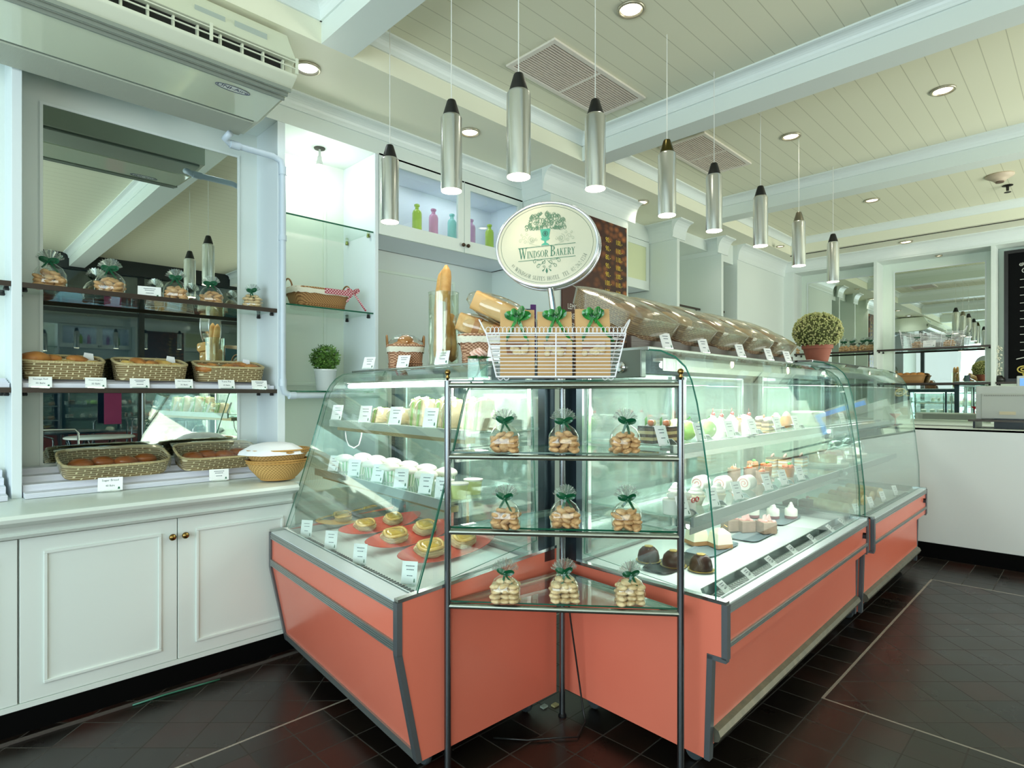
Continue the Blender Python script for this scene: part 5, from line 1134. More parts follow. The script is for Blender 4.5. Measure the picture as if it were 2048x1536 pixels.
for a, L_ in ((.3, .05), (2.4, .05), (4.2, .055), (5.3, .045), (3.3, .04)):
    c, s_ = cos(a), sin(a); m.add([(0, 0, .068), (c*L_*.5-s_*.013, s_*L_*.5+c*.013, .082), (c*L_, s_*L_, .078), (c*L_*.5+s_*.013, s_*L_*.5-c*.013, .08)], [(0, 1, 2, 3)])
m.tube([(0, 0, .088), (.004, 0, .05), (-.006, 0, .012)], .002, 6); m.build('leaves', mat('rose_leaf', '#2f6a2c', .4), t2)
# white wire basket with three kraft bags
wb = T('wire_basket', 'white wire basket with scalloped rim holding paper bags on the stand', 'basket', (1.545, 1.338, 1.355), FACE)
WIRE = mat('white_wire', '#e8e6ea', .35); m = MB(); D = .075
def wring(z, q=1.0): 
    w0 = .198+(.232-.198)*z/.15; d0 = .068+.012*z/.15; return [(-w0, -d0), (w0, -d0), (w0, d0), (-w0, d0)]
for k in range(12):
    z = .008+.0123*k; P = wring(z); m.tube([(x, y, z) for x, y in P], .0016, 6, True)
m.build('wires', WIRE, wb); m = MB()
for z, r in ((.108, .0032), (.150, .003), (.006, .0026)): P = wring(z); m.tube([(x, y, z) for x, y in P], r, 8, True)
for x in (-1, 0, 1):
    for y in (-1, 1): a = wring(0); b = wring(.15); m.tube([(x*a[1][0], y*a[2][1], .004), (x*b[1][0], y*b[2][1], .15)], .0024, 8)
m.build('frame', WIRE, wb); P = wring(.15); k = 0
for y in (-1, 1):
    m = MB()
    for i in range(34):
        x = -.225+.45*i/33; yy = y*P[2][1]; m.tube([(x+.0085*cos(a), yy, .160+.011*sin(a)) for a in [2*pi*j/10 for j in range(10)]], .0011, 5, True)
    m.build('scalloped_rim', WIRE, wb)
for s_ in (-1, 1):
    m = MB(); m.tube([(s_*(.232+.028*sin(a)), -.035*cos(a), .15+.055*sin(a)) for a in [pi*j/12 for j in range(13)]], .0026, 8); m.build('handle', WIRE, wb)
m = MB()
for x in (-.185, -.165, .165, .185): m.tube([(x+.008*cos(a), -.066, .0045+.006*sin(a)-.003) for a in [2*pi*j/10 for j in range(10)]], .0014, 6, True)
m.build('feet', WIRE, wb)
for i, (x, pos) in enumerate(((-.128, 'left'), (.0, 'middle'), (.130, 'right'))):
    c, s_ = cos(FACE), sin(FACE); t = T('paper_bag', 'kraft paper bag with green bow, %s of three in the white wire basket' % pos, 'paper bag', (1.545+x*c, 1.338+x*s_, 1.362), FACE, 'kraft bags in the wire basket')
    m = MB(); w_ = .118; H = (.232, .226, .235)[i]
    loft(m, [[(-w_/2, -.035, 0), (w_/2, -.035, 0), (w_/2, .035, 0), (-w_/2, .035, 0)], [(-w_/2, -.037, .10), (w_/2, -.037, .10), (w_/2, .037, .10), (-w_/2, .037, .10)], [(-w_/2, -.022, .18), (w_/2, -.022, .18), (w_/2, .022, .18), (-w_/2, .022, .18)], [(-w_/2, -.003, H), (w_/2, -.003, H), (w_/2, .003, H), (-w_/2, .003, H)]]); m.build('bag', KRAFT, t, bev=.001)
    m = MB(); m.prism([(-.035, .075), (.035, .075), (.04, .12), (-.04, .12)], lambda u, v, q: (u, -.0385-q, v), 0, .001); m.build('window', mat('bag_window', '#8a5a36', .15, coat=1), t)
    m = MB(); rn = random.Random(i)
    for k in range(9): m.ell((rn.uniform(-.033, .033), -.041, rn.uniform(.078, .10)), (.012, .004, .010), 8, 5)
    m.build('window_cookies', COOKIE2, t, smooth=True)
    m = MB(); bow(m, (0, -.03, .203), 1.6, tails=(2.0, 2.0), seed=60+i); m.tf = lambda x, y, z: (x*.75, y-.004, .203+(z-.203)*1.7); bow(m, (0, -.033, .205), 1.25, tails=(.4, .4), seed=90+i); m.tf = None; m.build('ribbon_bow', mat('satin_ribbon', '#07461f', .2, coat=.4, vary=(40, '#1f8a2c', .12)), t)  # lighter green patches put the satin's highlights into its colour
# cards on top of the left case
for (x, y, lab) in ((1.612, 2.66, 'leftmost price card on top of the display case'), (1.655, 2.415, 'price card before the small wicker basket on the display case'), (1.60, 2.04, 'price card in front of the glass cylinder'), (1.60, 1.70, 'price card half hidden behind the wire basket')):
    card(None, lab, (x, y, 1.431), -1.1, w_=.066, h=.066, lean=.4)
# potted plants
def bush(m, c, R, n, seed, leaf, flat=1.0):
    r = random.Random(seed)
    for k in range(n):
        z = r.uniform(-1, 1); a = r.uniform(0, 2*pi); q = sqrt(1-z*z); rad_ = R*(r.random()**.25)*(1+.08*sin(5*a)); p = Vector((q*cos(a)*rad_, q*sin(a)*rad_, z*rad_*flat)); d = Vector((r.uniform(-1, 1), r.uniform(-1, 1), r.uniform(-.2, 1))).normalized(); e = d.orthogonal().normalized()
        w_ = leaf*.28; pp = p+Vector(c); m.add([tuple(pp), tuple(pp+d*leaf*.5+e*w_), tuple(pp+d*leaf), tuple(pp+d*leaf*.5-e*w_)], [(0, 1, 2, 3)])
t = T('potted_plant', 'small green bushy plant in a white pot on the glass shelf', 'plant', (1.79, 3.45, 1.326))
MB().lathe([(.052, 0), (.054, .004), (.066, .122), (.07, .126), (.07, .135), (.062, .135), (.06, .118), (0, .115)], 30).build('pot', POTW, t, smooth='auto')
m = MB(); bush(m, (0, 0, .20), .085, 1500, 3, .022, .95); m.build('foliage', LEAF, t)
t = T('potted_plant', 'round clipped dried flower ball in a terracotta pot on the display case', 'plant', (4.30, 1.365, 1.512))
MB().lathe([(.06, 0), (.088, .10), (.096, .10), (.098, .125), (.088, .125), (.08, .10), (0, .10)], 30).build('pot', TERRA, t, smooth='auto')
m = MB(); r = random.Random(9)
for k in range(1500):
    z = r.uniform(-.75, 1); a = r.uniform(0, 2*pi); q = sqrt(max(0, 1-z*z)); R_ = .148*(.93+.09*r.random()); c = (q*cos(a)*R_*1.03, q*sin(a)*R_*1.03, .218+z*R_*.88); s_ = r.uniform(.004, .0065); m.ell(c, (s_, s_, s_), 5, 4)
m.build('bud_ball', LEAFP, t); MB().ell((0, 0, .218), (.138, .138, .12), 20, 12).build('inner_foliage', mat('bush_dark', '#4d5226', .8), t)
# ------------------------------------------------------------------ bread baskets on the right case
riser = tag(MB().box(0, 1.80, -.17, .22, 0, .022).box(0, 1.80, -.19, -.17, -.0, .05).build('wooden_riser', WOOD, bev=.003), 'dark wooden riser board under the wrapped bread baskets', 'board'); riser.location = (1.90, 1.455, 1.479); riser.rotation_euler = (0, 0, .0255)
for i in range(5):
    x = 2.05+.355*i; y = 1.415+.009*i; tl = rad(27)
    ln = ('nearest and largest-looking', 'second nearest', 'third', 'fourth', 'farthest')[i]
    t, rg = tray_basket('woven_basket', '%s wrapped seagrass basket of bread on the wooden riser' % ln, .345, .36, .085, .085, weave('seagrass_fine', '#7d5f45', '#c9b08c', 34, 66, 'brick', .7), (x, y, 1.588), 0, 'wrapped bread baskets on the riser', rim=False, rot=(tl, 0, .0255))
    glass_hood(t, .345, .36, .088, .088, .03, mt=glassmat('cellophane_amber', (.93, .87, .76), base=.16, power=2, gain=.6, rough=.14, haze=.35, hazescale=9, hazecol=(.62, .5, .33)))
    for k in range(3):
        v = Matrix.Rotation(tl, 3, 'X') @ Vector(((-.1+.1*k), .0+.02*(k % 2), .022)); R_ = bread('roll', 'oval bread roll, %s in the %s wrapped basket of the riser' % (('left', 'middle', 'right')[k], ln), (x+v.x, y+v.y, 1.588+v.z), (tl, 0, 1.3+.2*k), 1.45, 'rolls in the %s bread basket' % ln, mt=BREAD if i % 2 == 0 else BREADL)
for i, (px, py) in enumerate(((1337, 705), (1412, 713), (1485, 722), (1542, 727), (1579, 730))):
    u = (px-CX0)/F0; y = 1.22+.006*i; x = y*(1+u)/(1-u); card(None, 'price card on the case edge before the %s bread basket' % ('nearest', 'second', 'third', 'fourth', 'farthest')[i], (x, y, 1.479), -.25, w_=.058, h=.07, lean=.35)
# ================================================================== CAKES AND PASTRIES IN THE CASES
def ground(px, py, z):
    u, v = px_ray(px, py); d = (z-1.3)/v; return Vector((d*.70711*(1+u), d*.70711*(1-u), z))
def along(fr, px, a):
    """distance along a case at depth a under picture column px"""
    u = (px-CX0)/F0; r = Vector((1+u, 1-u, 0))*.70711; p = fr.O+fr.e*a
    return (p.x*r.y-p.y*r.x)/(r.x*fr.l.y-r.y*fr.l.x)
def cake(kind, lab, loc, rz=0, grp=None, s_=1):
    t = T('cake', lab, 'cake', loc, rz, grp)
    if s_ != 1: t.scale = (s_,)*3
    if kind == 'square':      # dark layered cube with fruit
        m = MB()
        for k in range(5): m.box(-.034, .034, -.034, .034, .002+.012*k, .002+.012*k+.0115, k % 2)
        m.build('layers', [CHOCM, SPONGE], t); BX('glaze', CHOC, -.0345, .0345, -.0345, .0345, .062, .068, t, bev=.002)
        MB().ell((-.01, -.01, .08), (.013, .013, .013), 12, 8).build('berry', ORANGEF, t, smooth=True); MB().ell((.015, -.008, .079), (.013, .005, .012), 12, 8).build('lychee', BREADL, t, smooth=True)
        MB().add([(-.02, .01, .068), (-.028, .006, .095), (-.005, .01, .105), (0, .012, .075)], [(0, 1, 2, 3)]).build('leaf', MINT, t)
    elif kind == 'apple':
        MB().ell((0, 0, .042), (.043, .043, .042), 22, 14).build('green_dome', GAPPLE, t, smooth=True); MB().add([(0, 0, .083), (.01, -.012, .10), (.028, -.006, .092), (.012, .006, .082)], [(0, 1, 2, 3)]).build('leaf', MINT, t)
    elif kind == 'cream':
        m = MB().lathe([(.03, .0), (.033, .03), (.034, .052), (.026, .056), (0, .056)], 22); m.build('cream_body', CREAMW, t, smooth='auto'); m = MB()
        for k in range(4): m.ell((0, 0, .060+.008*k), (.028-.006*k, .028-.006*k, .008), 14, 7, wob=lambda a, z: .12*sin(8*a))
        m.build('piped_swirl', CREAMW, t, smooth=True); MB().ell((0, -.004, .094), (.0095, .0095, .0095), 12, 8).tube([(0, 0, .10), (.004, 0, .122)], .0009, 5).build('cherry', CHERRY, t, smooth=True)
    elif kind == 'opera':
        m = MB()
        for k in range(4): m.box(-.045, .045, -.02, .02, .002+.011*k, .002+.011*k+.0105, (0, 1, 0, 1)[k])
        m.build('layers', [BREADL, CHOCM], t); m = MB()
        for k in range(3): m.ell((-.025+.025*k, 0, .055), (.015, .015, .013), 12, 7, wob=lambda a, z: .12*sin(7*a))
        m.build('cream_tops', CREAMW, t, smooth=True); MB().ell((.022, -.012, .066), (.010, .006, .010), 10, 7).build('fruit', ORANGEF, t, smooth=True)
    elif kind == 'bun_cone':
        MB().lathe([(0, 0), (.03, .004), (.036, .03), (.028, .062), (.012, .08), (0, .084)], 20, wob=lambda a, z: .06*sin(5*a+60*z)).build('choux', BREAD, t, smooth=True); MB().lathe([(.024, .06), (.02, .078), (.008, .092), (0, .097)], 16, wob=lambda a, z: .1*sin(6*a)).build('cream_top', PINKC, t, smooth=True)
    elif kind == 'roll':
        m = MB(); R = Matrix.Rotation(pi/2, 4, 'Y'); m.lathe([(0, -.034), (.030, -.034), (.034, -.028), (.034, .028), (.030, .034), (0, .034)], 26, (0, 0, .035), M=R, sx=1); m.build('white_roll', CREAMW, t, smooth='auto')
        m = MB(); m.tube([(-.0345, .024*(1-k/30)*cos(k*.42), .035+.024*(1-k/30)*sin(k*.42)) for k in range(28)], .0018, 5); m.build('jam_spiral', PINKC, t)
    elif kind == 'frilly':
        MB().shell([(.022, 0), (.036, .034)], 36, wob=lambda a, z: .05*sin(18*a)).lathe([(.02, .002), (.031, .03), (.03, .04), (0, .045)], 20).build('paper_cup', mat('cup_paper', '#efe9d4', .6), t, smooth='auto')
        m = MB()
        for k in range(3): m.ell((0, 0, .046+.011*k), (.031-.008*k, .031-.008*k, .011), 16, 8, wob=lambda a, z: .1*sin(9*a))
        m.build('cream_top', CREAMW, t, smooth=True)
    elif kind == 'ribbon':
        MB().lathe([(.034, 0), (.036, .05), (.030, .055), (0, .055)], 22).build('cream_body', CREAMW, t, smooth='auto'); m = MB()
        for s2 in (-1, 1): m.tube([(s2*.014+.011*cos(a), -.036, .056+.008*sin(a)) for a in [2*pi*k/10 for k in range(10)]], .003, 6, True)
        m.build('red_bow', CHERRY, t, smooth=True); m = MB(); m.ell((0, 0, .066), (.02, .02, .014), 14, 8, wob=lambda a, z: .12*sin(7*a)); m.build('cream_top', CREAMW, t, smooth=True)
    elif kind == 'banded':
        MB().lathe([(.031, 0), (.031, .062), (.027, .062), (.026, .056), (0, .056)], 24).build('wafer_band', WAFER, t, smooth='auto'); m = MB(); m.ell((-.006, 0, .064), (.017, .015, .011), 12, 8); m.build('fruit', ORANGEF, t, smooth=True)
        m = MB().add([(-.02, -.01, .06), (-.032, -.01, .085), (-.024, -.008, .088), (-.012, -.008, .062)], [(0, 1, 2, 3)]).add([(-.002, -.01, .062), (-.012, -.012, .086), (-.004, -.012, .088), (.006, -.008, .064)], [(0, 1, 2, 3)]); m.build('white_curl', CREAMW, t)
    elif kind == 'tart':
        MB().lathe([(.026, 0), (.032, .048), (.028, .05), (0, .05)], 24, wob=lambda a, z: .03*sin(14*a)).build('crust', BREAD, t, smooth='auto'); m = MB()
        for k in range(6): a = k*pi/3; m.ell((.018*cos(a), .018*sin(a), .056), (.012, .012, .010), 10, 7)
        m.build('fruit', ORANGEF, t, smooth=True); m = MB().ell((.004, -.006, .068), (.012, .009, .009), 10, 7); m.build('green_top', MINT, t, smooth=True)
    elif kind == 'slice':
        m = MB()
        for k in range(6): m.box(-.042, .042, -.024, .024, .001+.010*k, .001+.010*k+.0098, (0, 1, 0, 1, 0, 2)[k])
        m.build('layers', [BREADL, CREAMW, CHOCM], t); m = MB(); m.tube([(-.022, 0, .062), (-.012, -.004, .076), (.004, -.004, .08), (.02, 0, .066)], .0055, 8); m.build('fruit_arc', PINKC, t, smooth=True)
    elif kind == 'dome':
        MB().shell([(.046, .004), (.046, .02), (.040, .043), (.026, .058), (.0, .064)], 28).build('chocolate_dome', CHOC, t, smooth=True); MB().lathe([(.052, 0), (.054, .003), (0, .004)], 28).build('gold_board', mat('gold_board', '#b99a4a', .3, .8), t)
        m = MB().lathe([(.016, .058), (.018, .064), (.0, .066)], 14, wob=lambda a, z: .1*sin(5*a)); R = Matrix.Rotation(-.9, 4, 'X'); m.lathe([(.0155, .040), (.0155, .047), (0, .048)], 14, (0, -.014, .014), M=R); m.build('gold_leaf', mat('gold_leaf', '#c9a860', .35, .5), t)
    elif kind == 'pyramid':
        m = MB(); m.box(-.036, .036, -.036, .036, 0, .018, 1); m.add([(-.036, -.036, .018), (.036, -.036, .018), (.036, .036, .018), (-.036, .036, .018), (-.030, -.030, .06), (.030, -.030, .06), (.03, .03, .06), (-.03, .03, .06), (-.01, -.01, .078), (.01, -.01, .078), (.01, .01, .078), (-.01, .01, .078)], [(0, 1, 5, 4), (1, 2, 6, 5), (2, 3, 7, 6), (3, 0, 4, 7), (4, 5, 9, 8), (5, 6, 10, 9), (6, 7, 11, 10), (7, 4, 8, 11), (8, 9, 10, 11)], 0); m.build('mousse', [mat('ivory_mousse', '#eae3c6', .4), mat('biscuit_base', '#a97c50', .8)], t, bev=.003)
        m = MB(); m.tube([(0, -.004, .078), (.012, -.01, .092), (.02, -.02, .084)], .0022, 6); m.build('curl', BRASS, t)
    elif kind == 'pinkbox':
        BX('wafer_box', WAFER, -.034, .034, -.034, .034, 0, .052, t, bev=.002); m = MB(); rn = random.Random(int(loc[0]*999))
        for k in range(9): m.ell((rn.uniform(-.024, .024), rn.uniform(-.024, .024), .054), (.011, .011, .007), 8, 6)
        m.build('pink_cream', PINKC, t, smooth=True); m = MB()
        for k in (-1, 1): m.add([(k*.01-.012, -.004, .056), (k*.01+.01, -.012, .056), (k*.01+.004, -.006, .086), (k*.01-.006, 0, .08)], [(0, 1, 2, 3)])
        m.build('chocolate_shard', mat('pink_shard', '#e6b9b4', .3), t)
    elif kind == 'mousse':
        m = MB(); m.lathe([(.030, 0), (.031, .003), (.031, .014)], 24, mi=1); m.lathe([(.031, .014), (.031, .044), (.026, .05), (0, .051)], 24, mi=0); m.build('mousse', [mat('white_mousse', '#efece0', .4), mat('berry_layer', '#8a4a52', .5)], t, smooth='auto')
        m = MB()
        for k in range(3): m.ell((0, 0, .052+.010*k), (.018-.005*k, .018-.005*k, .010), 12, 7, wob=lambda a, z: .1*sin(7*a))
        m.build('cream_peak', CREAMW, t, smooth=True)
    elif kind == 'brownie':
        BX('chocolate_block', CHOCM, -.036, .036, -.03, .03, 0, .048, t, bev=.002); m = MB()
        m.tube([(.018*cos(a), -.012+.004*sin(a), .058+.008*sin(a)) for a in [pi*k/8 for k in range(9)]], .005, 8); m.build('fruit_slice', CHERRY, t, smooth=True); MB().tube([(0, 0, .05), (-.002, .002, .10)], .0011, 5).build('pick', CREAMW, t)
    return t
def plate(lab, loc, w_, d, rz, mt=SLATE, grp='serving plates in the long display case'):
    m = MB(); n = 24; rg = lambda q, z: [(x*q, y*q, z) for x, y in rr_ring(w_, d, 28, 6)]
    loft(m, [rg(.86, 0), rg(1, .008), rg(.985, .010), rg(.86, .004)]); o = m.build('serving_plate', mt, smooth='auto'); o.location = loc; o.rotation_euler = (0, 0, rz); return tag(o, lab, 'plate', grp)
ZT, ZM, ZD = 1.1135, .8685, .585
top_ = [('square', 1300, .36), ('square', 1330, .31), ('apple', 1352, .44), ('apple', 1372, .33), ('apple', 1412, .31), ('cream', 1425, .45), ('cream', 1442, .33), ('cream', 1463, .42), ('banded', 1478, .42), ('cream', 1497, .31), ('frilly', 1488, .50), ('opera', 1520, .45), ('opera', 1537, .36), ('frilly', 1552, .50), ('bun_cone', 1573, .33)]
nm = {'square': 'dark chocolate square with orange berry', 'apple': 'shiny green apple dome', 'cream': 'white cream cake with a red cherry', 'banded': 'brown wafer-banded cake', 'frilly': 'white cream cup cake', 'opera': 'layered slice with cream tops', 'bun_cone': 'orange cone-shaped pastry',
      'roll': 'white cake roll', 'ribbon': 'cream cake with a red bow', 'tart': 'tall fruit tart with green top', 'slice': 'tall striped layer slice'}
seen = {}
def ordn(k, shelf_):
    i = seen.get((k, shelf_), 0); seen[(k, shelf_)] = i+1; return ('nearest', 'second nearest', 'third nearest', 'fourth nearest', 'fifth nearest', 'sixth nearest')[i]
for k, px, a in top_:
    b = along(RF, px, a); cake(k, '%s, %s of its kind, long case top shelf' % (nm[k], ordn(k, 'top')), RF.w(a, b, ZT), 0, 'cakes on the top shelf of the long case')
mid_ = [('ribbon', 1345, .24), ('ribbon', 1372, .20), ('frilly', 1352, .34), ('frilly', 1392, .26), ('frilly', 1434, .22), ('roll', 1402, .40), ('roll', 1446, .32), ('roll', 1494, .25), ('banded', 1468, .42), ('banded', 1500, .37), ('banded', 1525, .27), ('tart', 1505, .47), ('tart', 1532, .38), ('tart', 1576, .27), ('slice', 1545, .48), ('slice', 1570, .42), ('slice', 1602, .37)]
for k, px, a in mid_:
    b = along(RF, px, a); cake(k, '%s, %s of its kind, long case middle shelf' % (nm[k], ordn(k, 'mid')), RF.w(a, b, ZM), 0, 'cakes on the middle shelf of the long case')
def onplate(px, py, z=ZD+.006): p = ground(px, py, z); return (p.x, p.y, z)
p = ground(1350, 1128, ZD); plate('black tray under the three chocolate domes', (p.x+.0, p.y+.0, ZD), .36, .13, RF.rz()-.02, mat('black_tray', '#16181a', .3))
for i, px in enumerate((1297, 1347, 1402)):
    q = onplate(px, (1121, 1131, 1139)[i]); cake('dome', 'glossy chocolate dome with gold leaf, %s of three' % ('left', 'middle', 'right')[i], q, 0, 'chocolate domes on the black tray')
p = ground(1425, 1098, ZD); plate('slate plate under the two ivory pyramid cakes', (p.x, p.y, ZD), .34, .14, .05)
for i, (px, py) in enumerate(((1393, 1088), (1440, 1094))): cake('pyramid', 'ivory pyramid mousse cake, %s of two on the slate plate' % ('left', 'right')[i], onplate(px, py), -.5, 'ivory cakes', 1.15)
p = ground(1510, 1070, ZD); plate('slate plate under the pink-topped square cakes', (p.x, p.y, ZD), .36, .14, .05)
for i, (px, py) in enumerate(((1462, 1060), (1490, 1062), (1532, 1065))): cake('pinkbox', 'square wafer-sided cake with pink topping, %s of three' % ('left', 'middle', 'right')[i], onplate(px, py), -.6, 'pink-topped square cakes', 1.12)
p = ground(1562, 1040, ZD); plate('slate plate under the white mousse cakes', (p.x, p.y, ZD), .34, .14, .05)
for i, (px, py) in enumerate(((1506, 1034), (1546, 1036), (1582, 1036))): cake('mousse', 'round white mousse cake with berry base, %s of three' % ('left', 'middle', 'right')[i], onplate(px, py), 0, 'white mousse cakes', 1.12)
p = ground(1612, 1019, ZD); plate('slate plate under the dark brownie cakes at the back', (p.x, p.y, ZD), .30, .13, .05)
for i, (px, py) in enumerate(((1580, 1014), (1612, 1016))): cake('brownie', 'dark brownie cake with red fruit slice, %s of two at the back of the deck' % ('left', 'right')[i], onplate(px, py), 0, 'brownie cakes', 1.1)
ci = 0
for (a, z, pxs, tag_) in ((.245, 1.1135, (1330, 1405, 1465, 1510, 1560, 1597), 'top shelf'), (.165, .8685, (1372, 1432, 1480, 1540, 1572, 1605), 'middle shelf')):
    for k, px in enumerate(pxs):
        b = along(RF, px, a); card(None, 'white price card, %s from near end, %s of long case' % (('first', 'second', 'third', 'fourth', 'fifth', 'sixth')[k], tag_), RF.w(a, b, z), .0-.25, tall=True, grp='price cards in the long case', s_=1.05)
        o = tag(MB().box(-.025, .025, -.03, .03, 0, .002, M=Matrix.Rotation(.5, 4, 'Y')).build('cake_board', SILVERBOARD), 'tilted silver board beside the %s price card of the %s' % (('first', 'second', 'third', 'fourth', 'fifth', 'sixth')[k], tag_), 'board', 'silver boards in the long case'); v = RF.w(a+.02, b+.055, z+.014); o.location = v
for k, b in enumerate((.20, .42, .66, .92, 1.20, 1.50, 1.72)):
    card(None, 'white card by the lower front glass of the long case, %s from near end' % ('first', 'second', 'third', 'fourth', 'fifth', 'sixth', 'last')[k], RF.w(.075, b, .585), .1, w_=.06, h=.05, grp='front cards in the long case', lean=.9)
o = tag(MB().box(0, 1.66, -.006, .006, .0, .03, M=Matrix.Rotation(-.4, 4, 'X')).build('glass_ledge', mat('ledge', '#6f7f7c', .2, .5)), 'slanted glass ledge along the front deck of the long case', 'ledge'); o.location = RF.w(.125, .1, .585); o.rotation_euler = (0, 0, RF.rz())
# far case
for k, (b, a) in enumerate(((.25, .34), (.62, .40), (1.0, .42))):
    t = T('cake_dome', 'clear cake dome on its stand, %s in the far case' % ('nearest', 'middle', 'farthest')[k], 'cake dome', RF2.w(a, b, ZM), group='cake domes in the far case')
    MB().shell([(.125, .015), (.125, .06), (.105, .10), (.06, .125), (0, .135)], 30).build('dome', glassmat('dome_glass', (.95, .98, .97), base=.14, gain=.9), t, smooth=True); MB().ell((0, 0, .15), (.014, .014, .016), 12, 8).build('knob', CREAMW, t, smooth=True)
    MB().lathe([(.14, .0), (.145, .012), (0, .014)], 32, wob=lambda a, z: .02*sin(24*a)).build('plate', CREAMW, t, smooth='auto'); MB().lathe([(.08, .015), (.08, .055), (0, .06)], 24).build('cake', (SPONGE, PINKC, CREAMW)[k], t, smooth='auto')
for k in range(5):
    m = MB(); m.tube([(-.13, 0, .035), (-.12, 0, .035), (.12, 0, .035), (.13, 0, .035)], [.02, .034, .034, .02], 16); o = m.build('sponge_roll', mat('sponge_pale', '#e8d6a8', .6, vary=(30, '#cfa868', .2)), smooth='auto'); o.location = RF2.w(.30, .22+.20*k, ZD+.001); o.rotation_euler = (0, 0, 1.2); tag(o, 'long pale sponge roll in the far case, %s from near end' % ('first', 'second', 'third', 'fourth', 'fifth')[k], 'cake roll', 'sponge rolls in the far case')
o = tag(MB().lathe([(.10, 0), (.10, .075), (.09, .085), (0, .087)], 28).build('whole_cake', CREAMW, smooth='auto'), 'round white cake on the top shelf of the far case', 'cake'); o.location = RF2.w(.42, .22, ZT)
for k, b in enumerate((.18, .50, .80, 1.15)): card(None, 'small white card before the sponge rolls in the far case, %s' % ('first', 'second', 'third', 'last')[k], RF2.w(.12, b, .585), -.3, tall=True, grp='price cards in the far case')
card(None, 'small white card on the top shelf of the far case', RF2.w(.30, .55, ZT), -.3, tall=True, grp='price cards in the far case')
# left case: leaf plates with pastries on the deck
for i, (p0, p1, w_, c, cn) in enumerate((((628, 1053), (795, 1020), .12, '#d9b070', 'sand-coloured'), ((674, 1073), (838, 1034), .12, '#d95a4c', 'upper red'), ((727, 1102), (905, 1052), .145, '#d4503f', 'middle red'), ((792, 1133), (985, 1075), .155, '#c9564a', 'lowest red'))):
    a = ground(*p0, .625); b = ground(*p1, .625); L_ = (b-a).length; c_ = (a+b)/2; rz = math.atan2((b-a).y, (b-a).x); m = MB(); n = 28
    rg = lambda q, z: [(L_/2*q*math.copysign(abs(cos(t_))**.9, cos(t_)), w_/2*q*abs(sin(t_))**1.1*math.copysign(1, sin(t_)), z+.018*abs(cos(t_))**3) for t_ in [2*pi*k/n for k in range(n)]]
    loft(m, [rg(.7, 0), rg(1, .012), rg(.985, .015), rg(.7, .005)]); o = m.build('leaf_plate', mat('plate_'+cn.replace(' ', '_'), c, .25, coat=.5), smooth='auto'); o.location = (c_.x, c_.y, .603+w_*.19); o.rotation_euler = (.38, 0, rz); tag(o, '%s pointed oval plate on the deck of the left display case' % cn, 'plate', 'leaf-shaped plates')
    for k in (-1, 1):
        q = c_+(b-a)*(.17*k-.03); t = T('filled_pastry', 'glazed flaky pastry, %s of two on the %s plate' % ('left' if k < 0 else 'right', cn), 'pastry', (q.x, q.y, .612+w_*.19), rot=(.38, 0, rz+.1*k), group='glazed pastries on the leaf plates'); s_ = (.95, 1.0, 1.15, 1.2)[i]; t.scale = (s_,)*3
        m = MB()
        for j, (z, w1) in enumerate(((.002, .112), (.010, .118), (.018, .112), (.025, .102))):
            loft(m, [[(x*(1+.03*((kk*5+j) % 3-1)), y*(1+.05*((kk*7+j) % 3-1)), zz) for kk, (x, y) in enumerate(rr_ring(w1, w1*.62, 26, 3))] for zz in (z, z+.0065)])
        m.build('flaky_layers', PUFF, t, smooth='auto'); MB().ell((0, 0, .033), (.045, .027, .010), 20, 8, wob=lambda a_, z_: .06*sin(4*a_)).build('glazed_filling', mat('apricot_glaze', '#cdae45', .08, coat=1, vary=(12, '#a6762c', .25)), t, smooth=True)
        m = MB(); m.tube([(.050*cos(a_), .031*sin(a_), .033+.003*sin(3*a_)) for a_ in [2*pi*j/24 for j in range(24)]], .007, 8, True, flat=.8); m.build('crust_edge', PASTRY, t, smooth=True)
for i, (px, py) in enumerate(((611, 1074), (660, 1098), (718, 1128), (817, 1168))):
    q = ground(px, py, .606); card(('Cake Fruit', '40 Baht') if False else None, 'tall white price card by the front glass of the left case, %s' % ('farthest', 'second farthest', 'second nearest', 'nearest')[i], (q.x, q.y, .600), -1.0, tall=True, grp='front cards in the left case', s_=1.15, lean=.2)
ZL1, ZL2 = .9215, 1.1665
CUPM = mat('striped_cup', '#eef3e6', .5); CUPS = mat('cup_stripe', '#8fc48a', .5); ICE = mat('sponge_cap', '#fbf7ea', .6)
k = 0
for row, a in enumerate((.30, .40)):
    for j in range(6):
        b = .30+.155*j; t = T('cup_cake', 'white-topped cake in a green striped cup, %s of the %s row' % (('nearest', 'second', 'third', 'fourth', 'fifth', 'farthest')[j], ('front', 'rear')[row]), 'cup cake', LF.w(a, b, ZL1), 0, 'striped cup cakes in the left case')
        MB().lathe([(.030, 0), (.040, .055), (.038, .056), (0, .056)], 28).build('cup', CUPM, t, smooth='auto'); m = MB()
        for q in range(14):
            aa = 2*pi*q/14; m.add([(.0305*cos(aa-.08), .0305*sin(aa-.08), .002), (.0305*cos(aa+.08), .0305*sin(aa+.08), .002), (.0403*cos(aa+.08), .0403*sin(aa+.08), .054), (.0403*cos(aa-.08), .0403*sin(aa-.08), .054)], [(0, 1, 2, 3)])
        m.build('stripes', CUPS, t); MB().ell((0, 0, .062), (.047, .047, .022), 20, 10, wob=lambda a_, z_: .03*sin(5*a_)).build('cake_top', ICE, t, smooth=True)
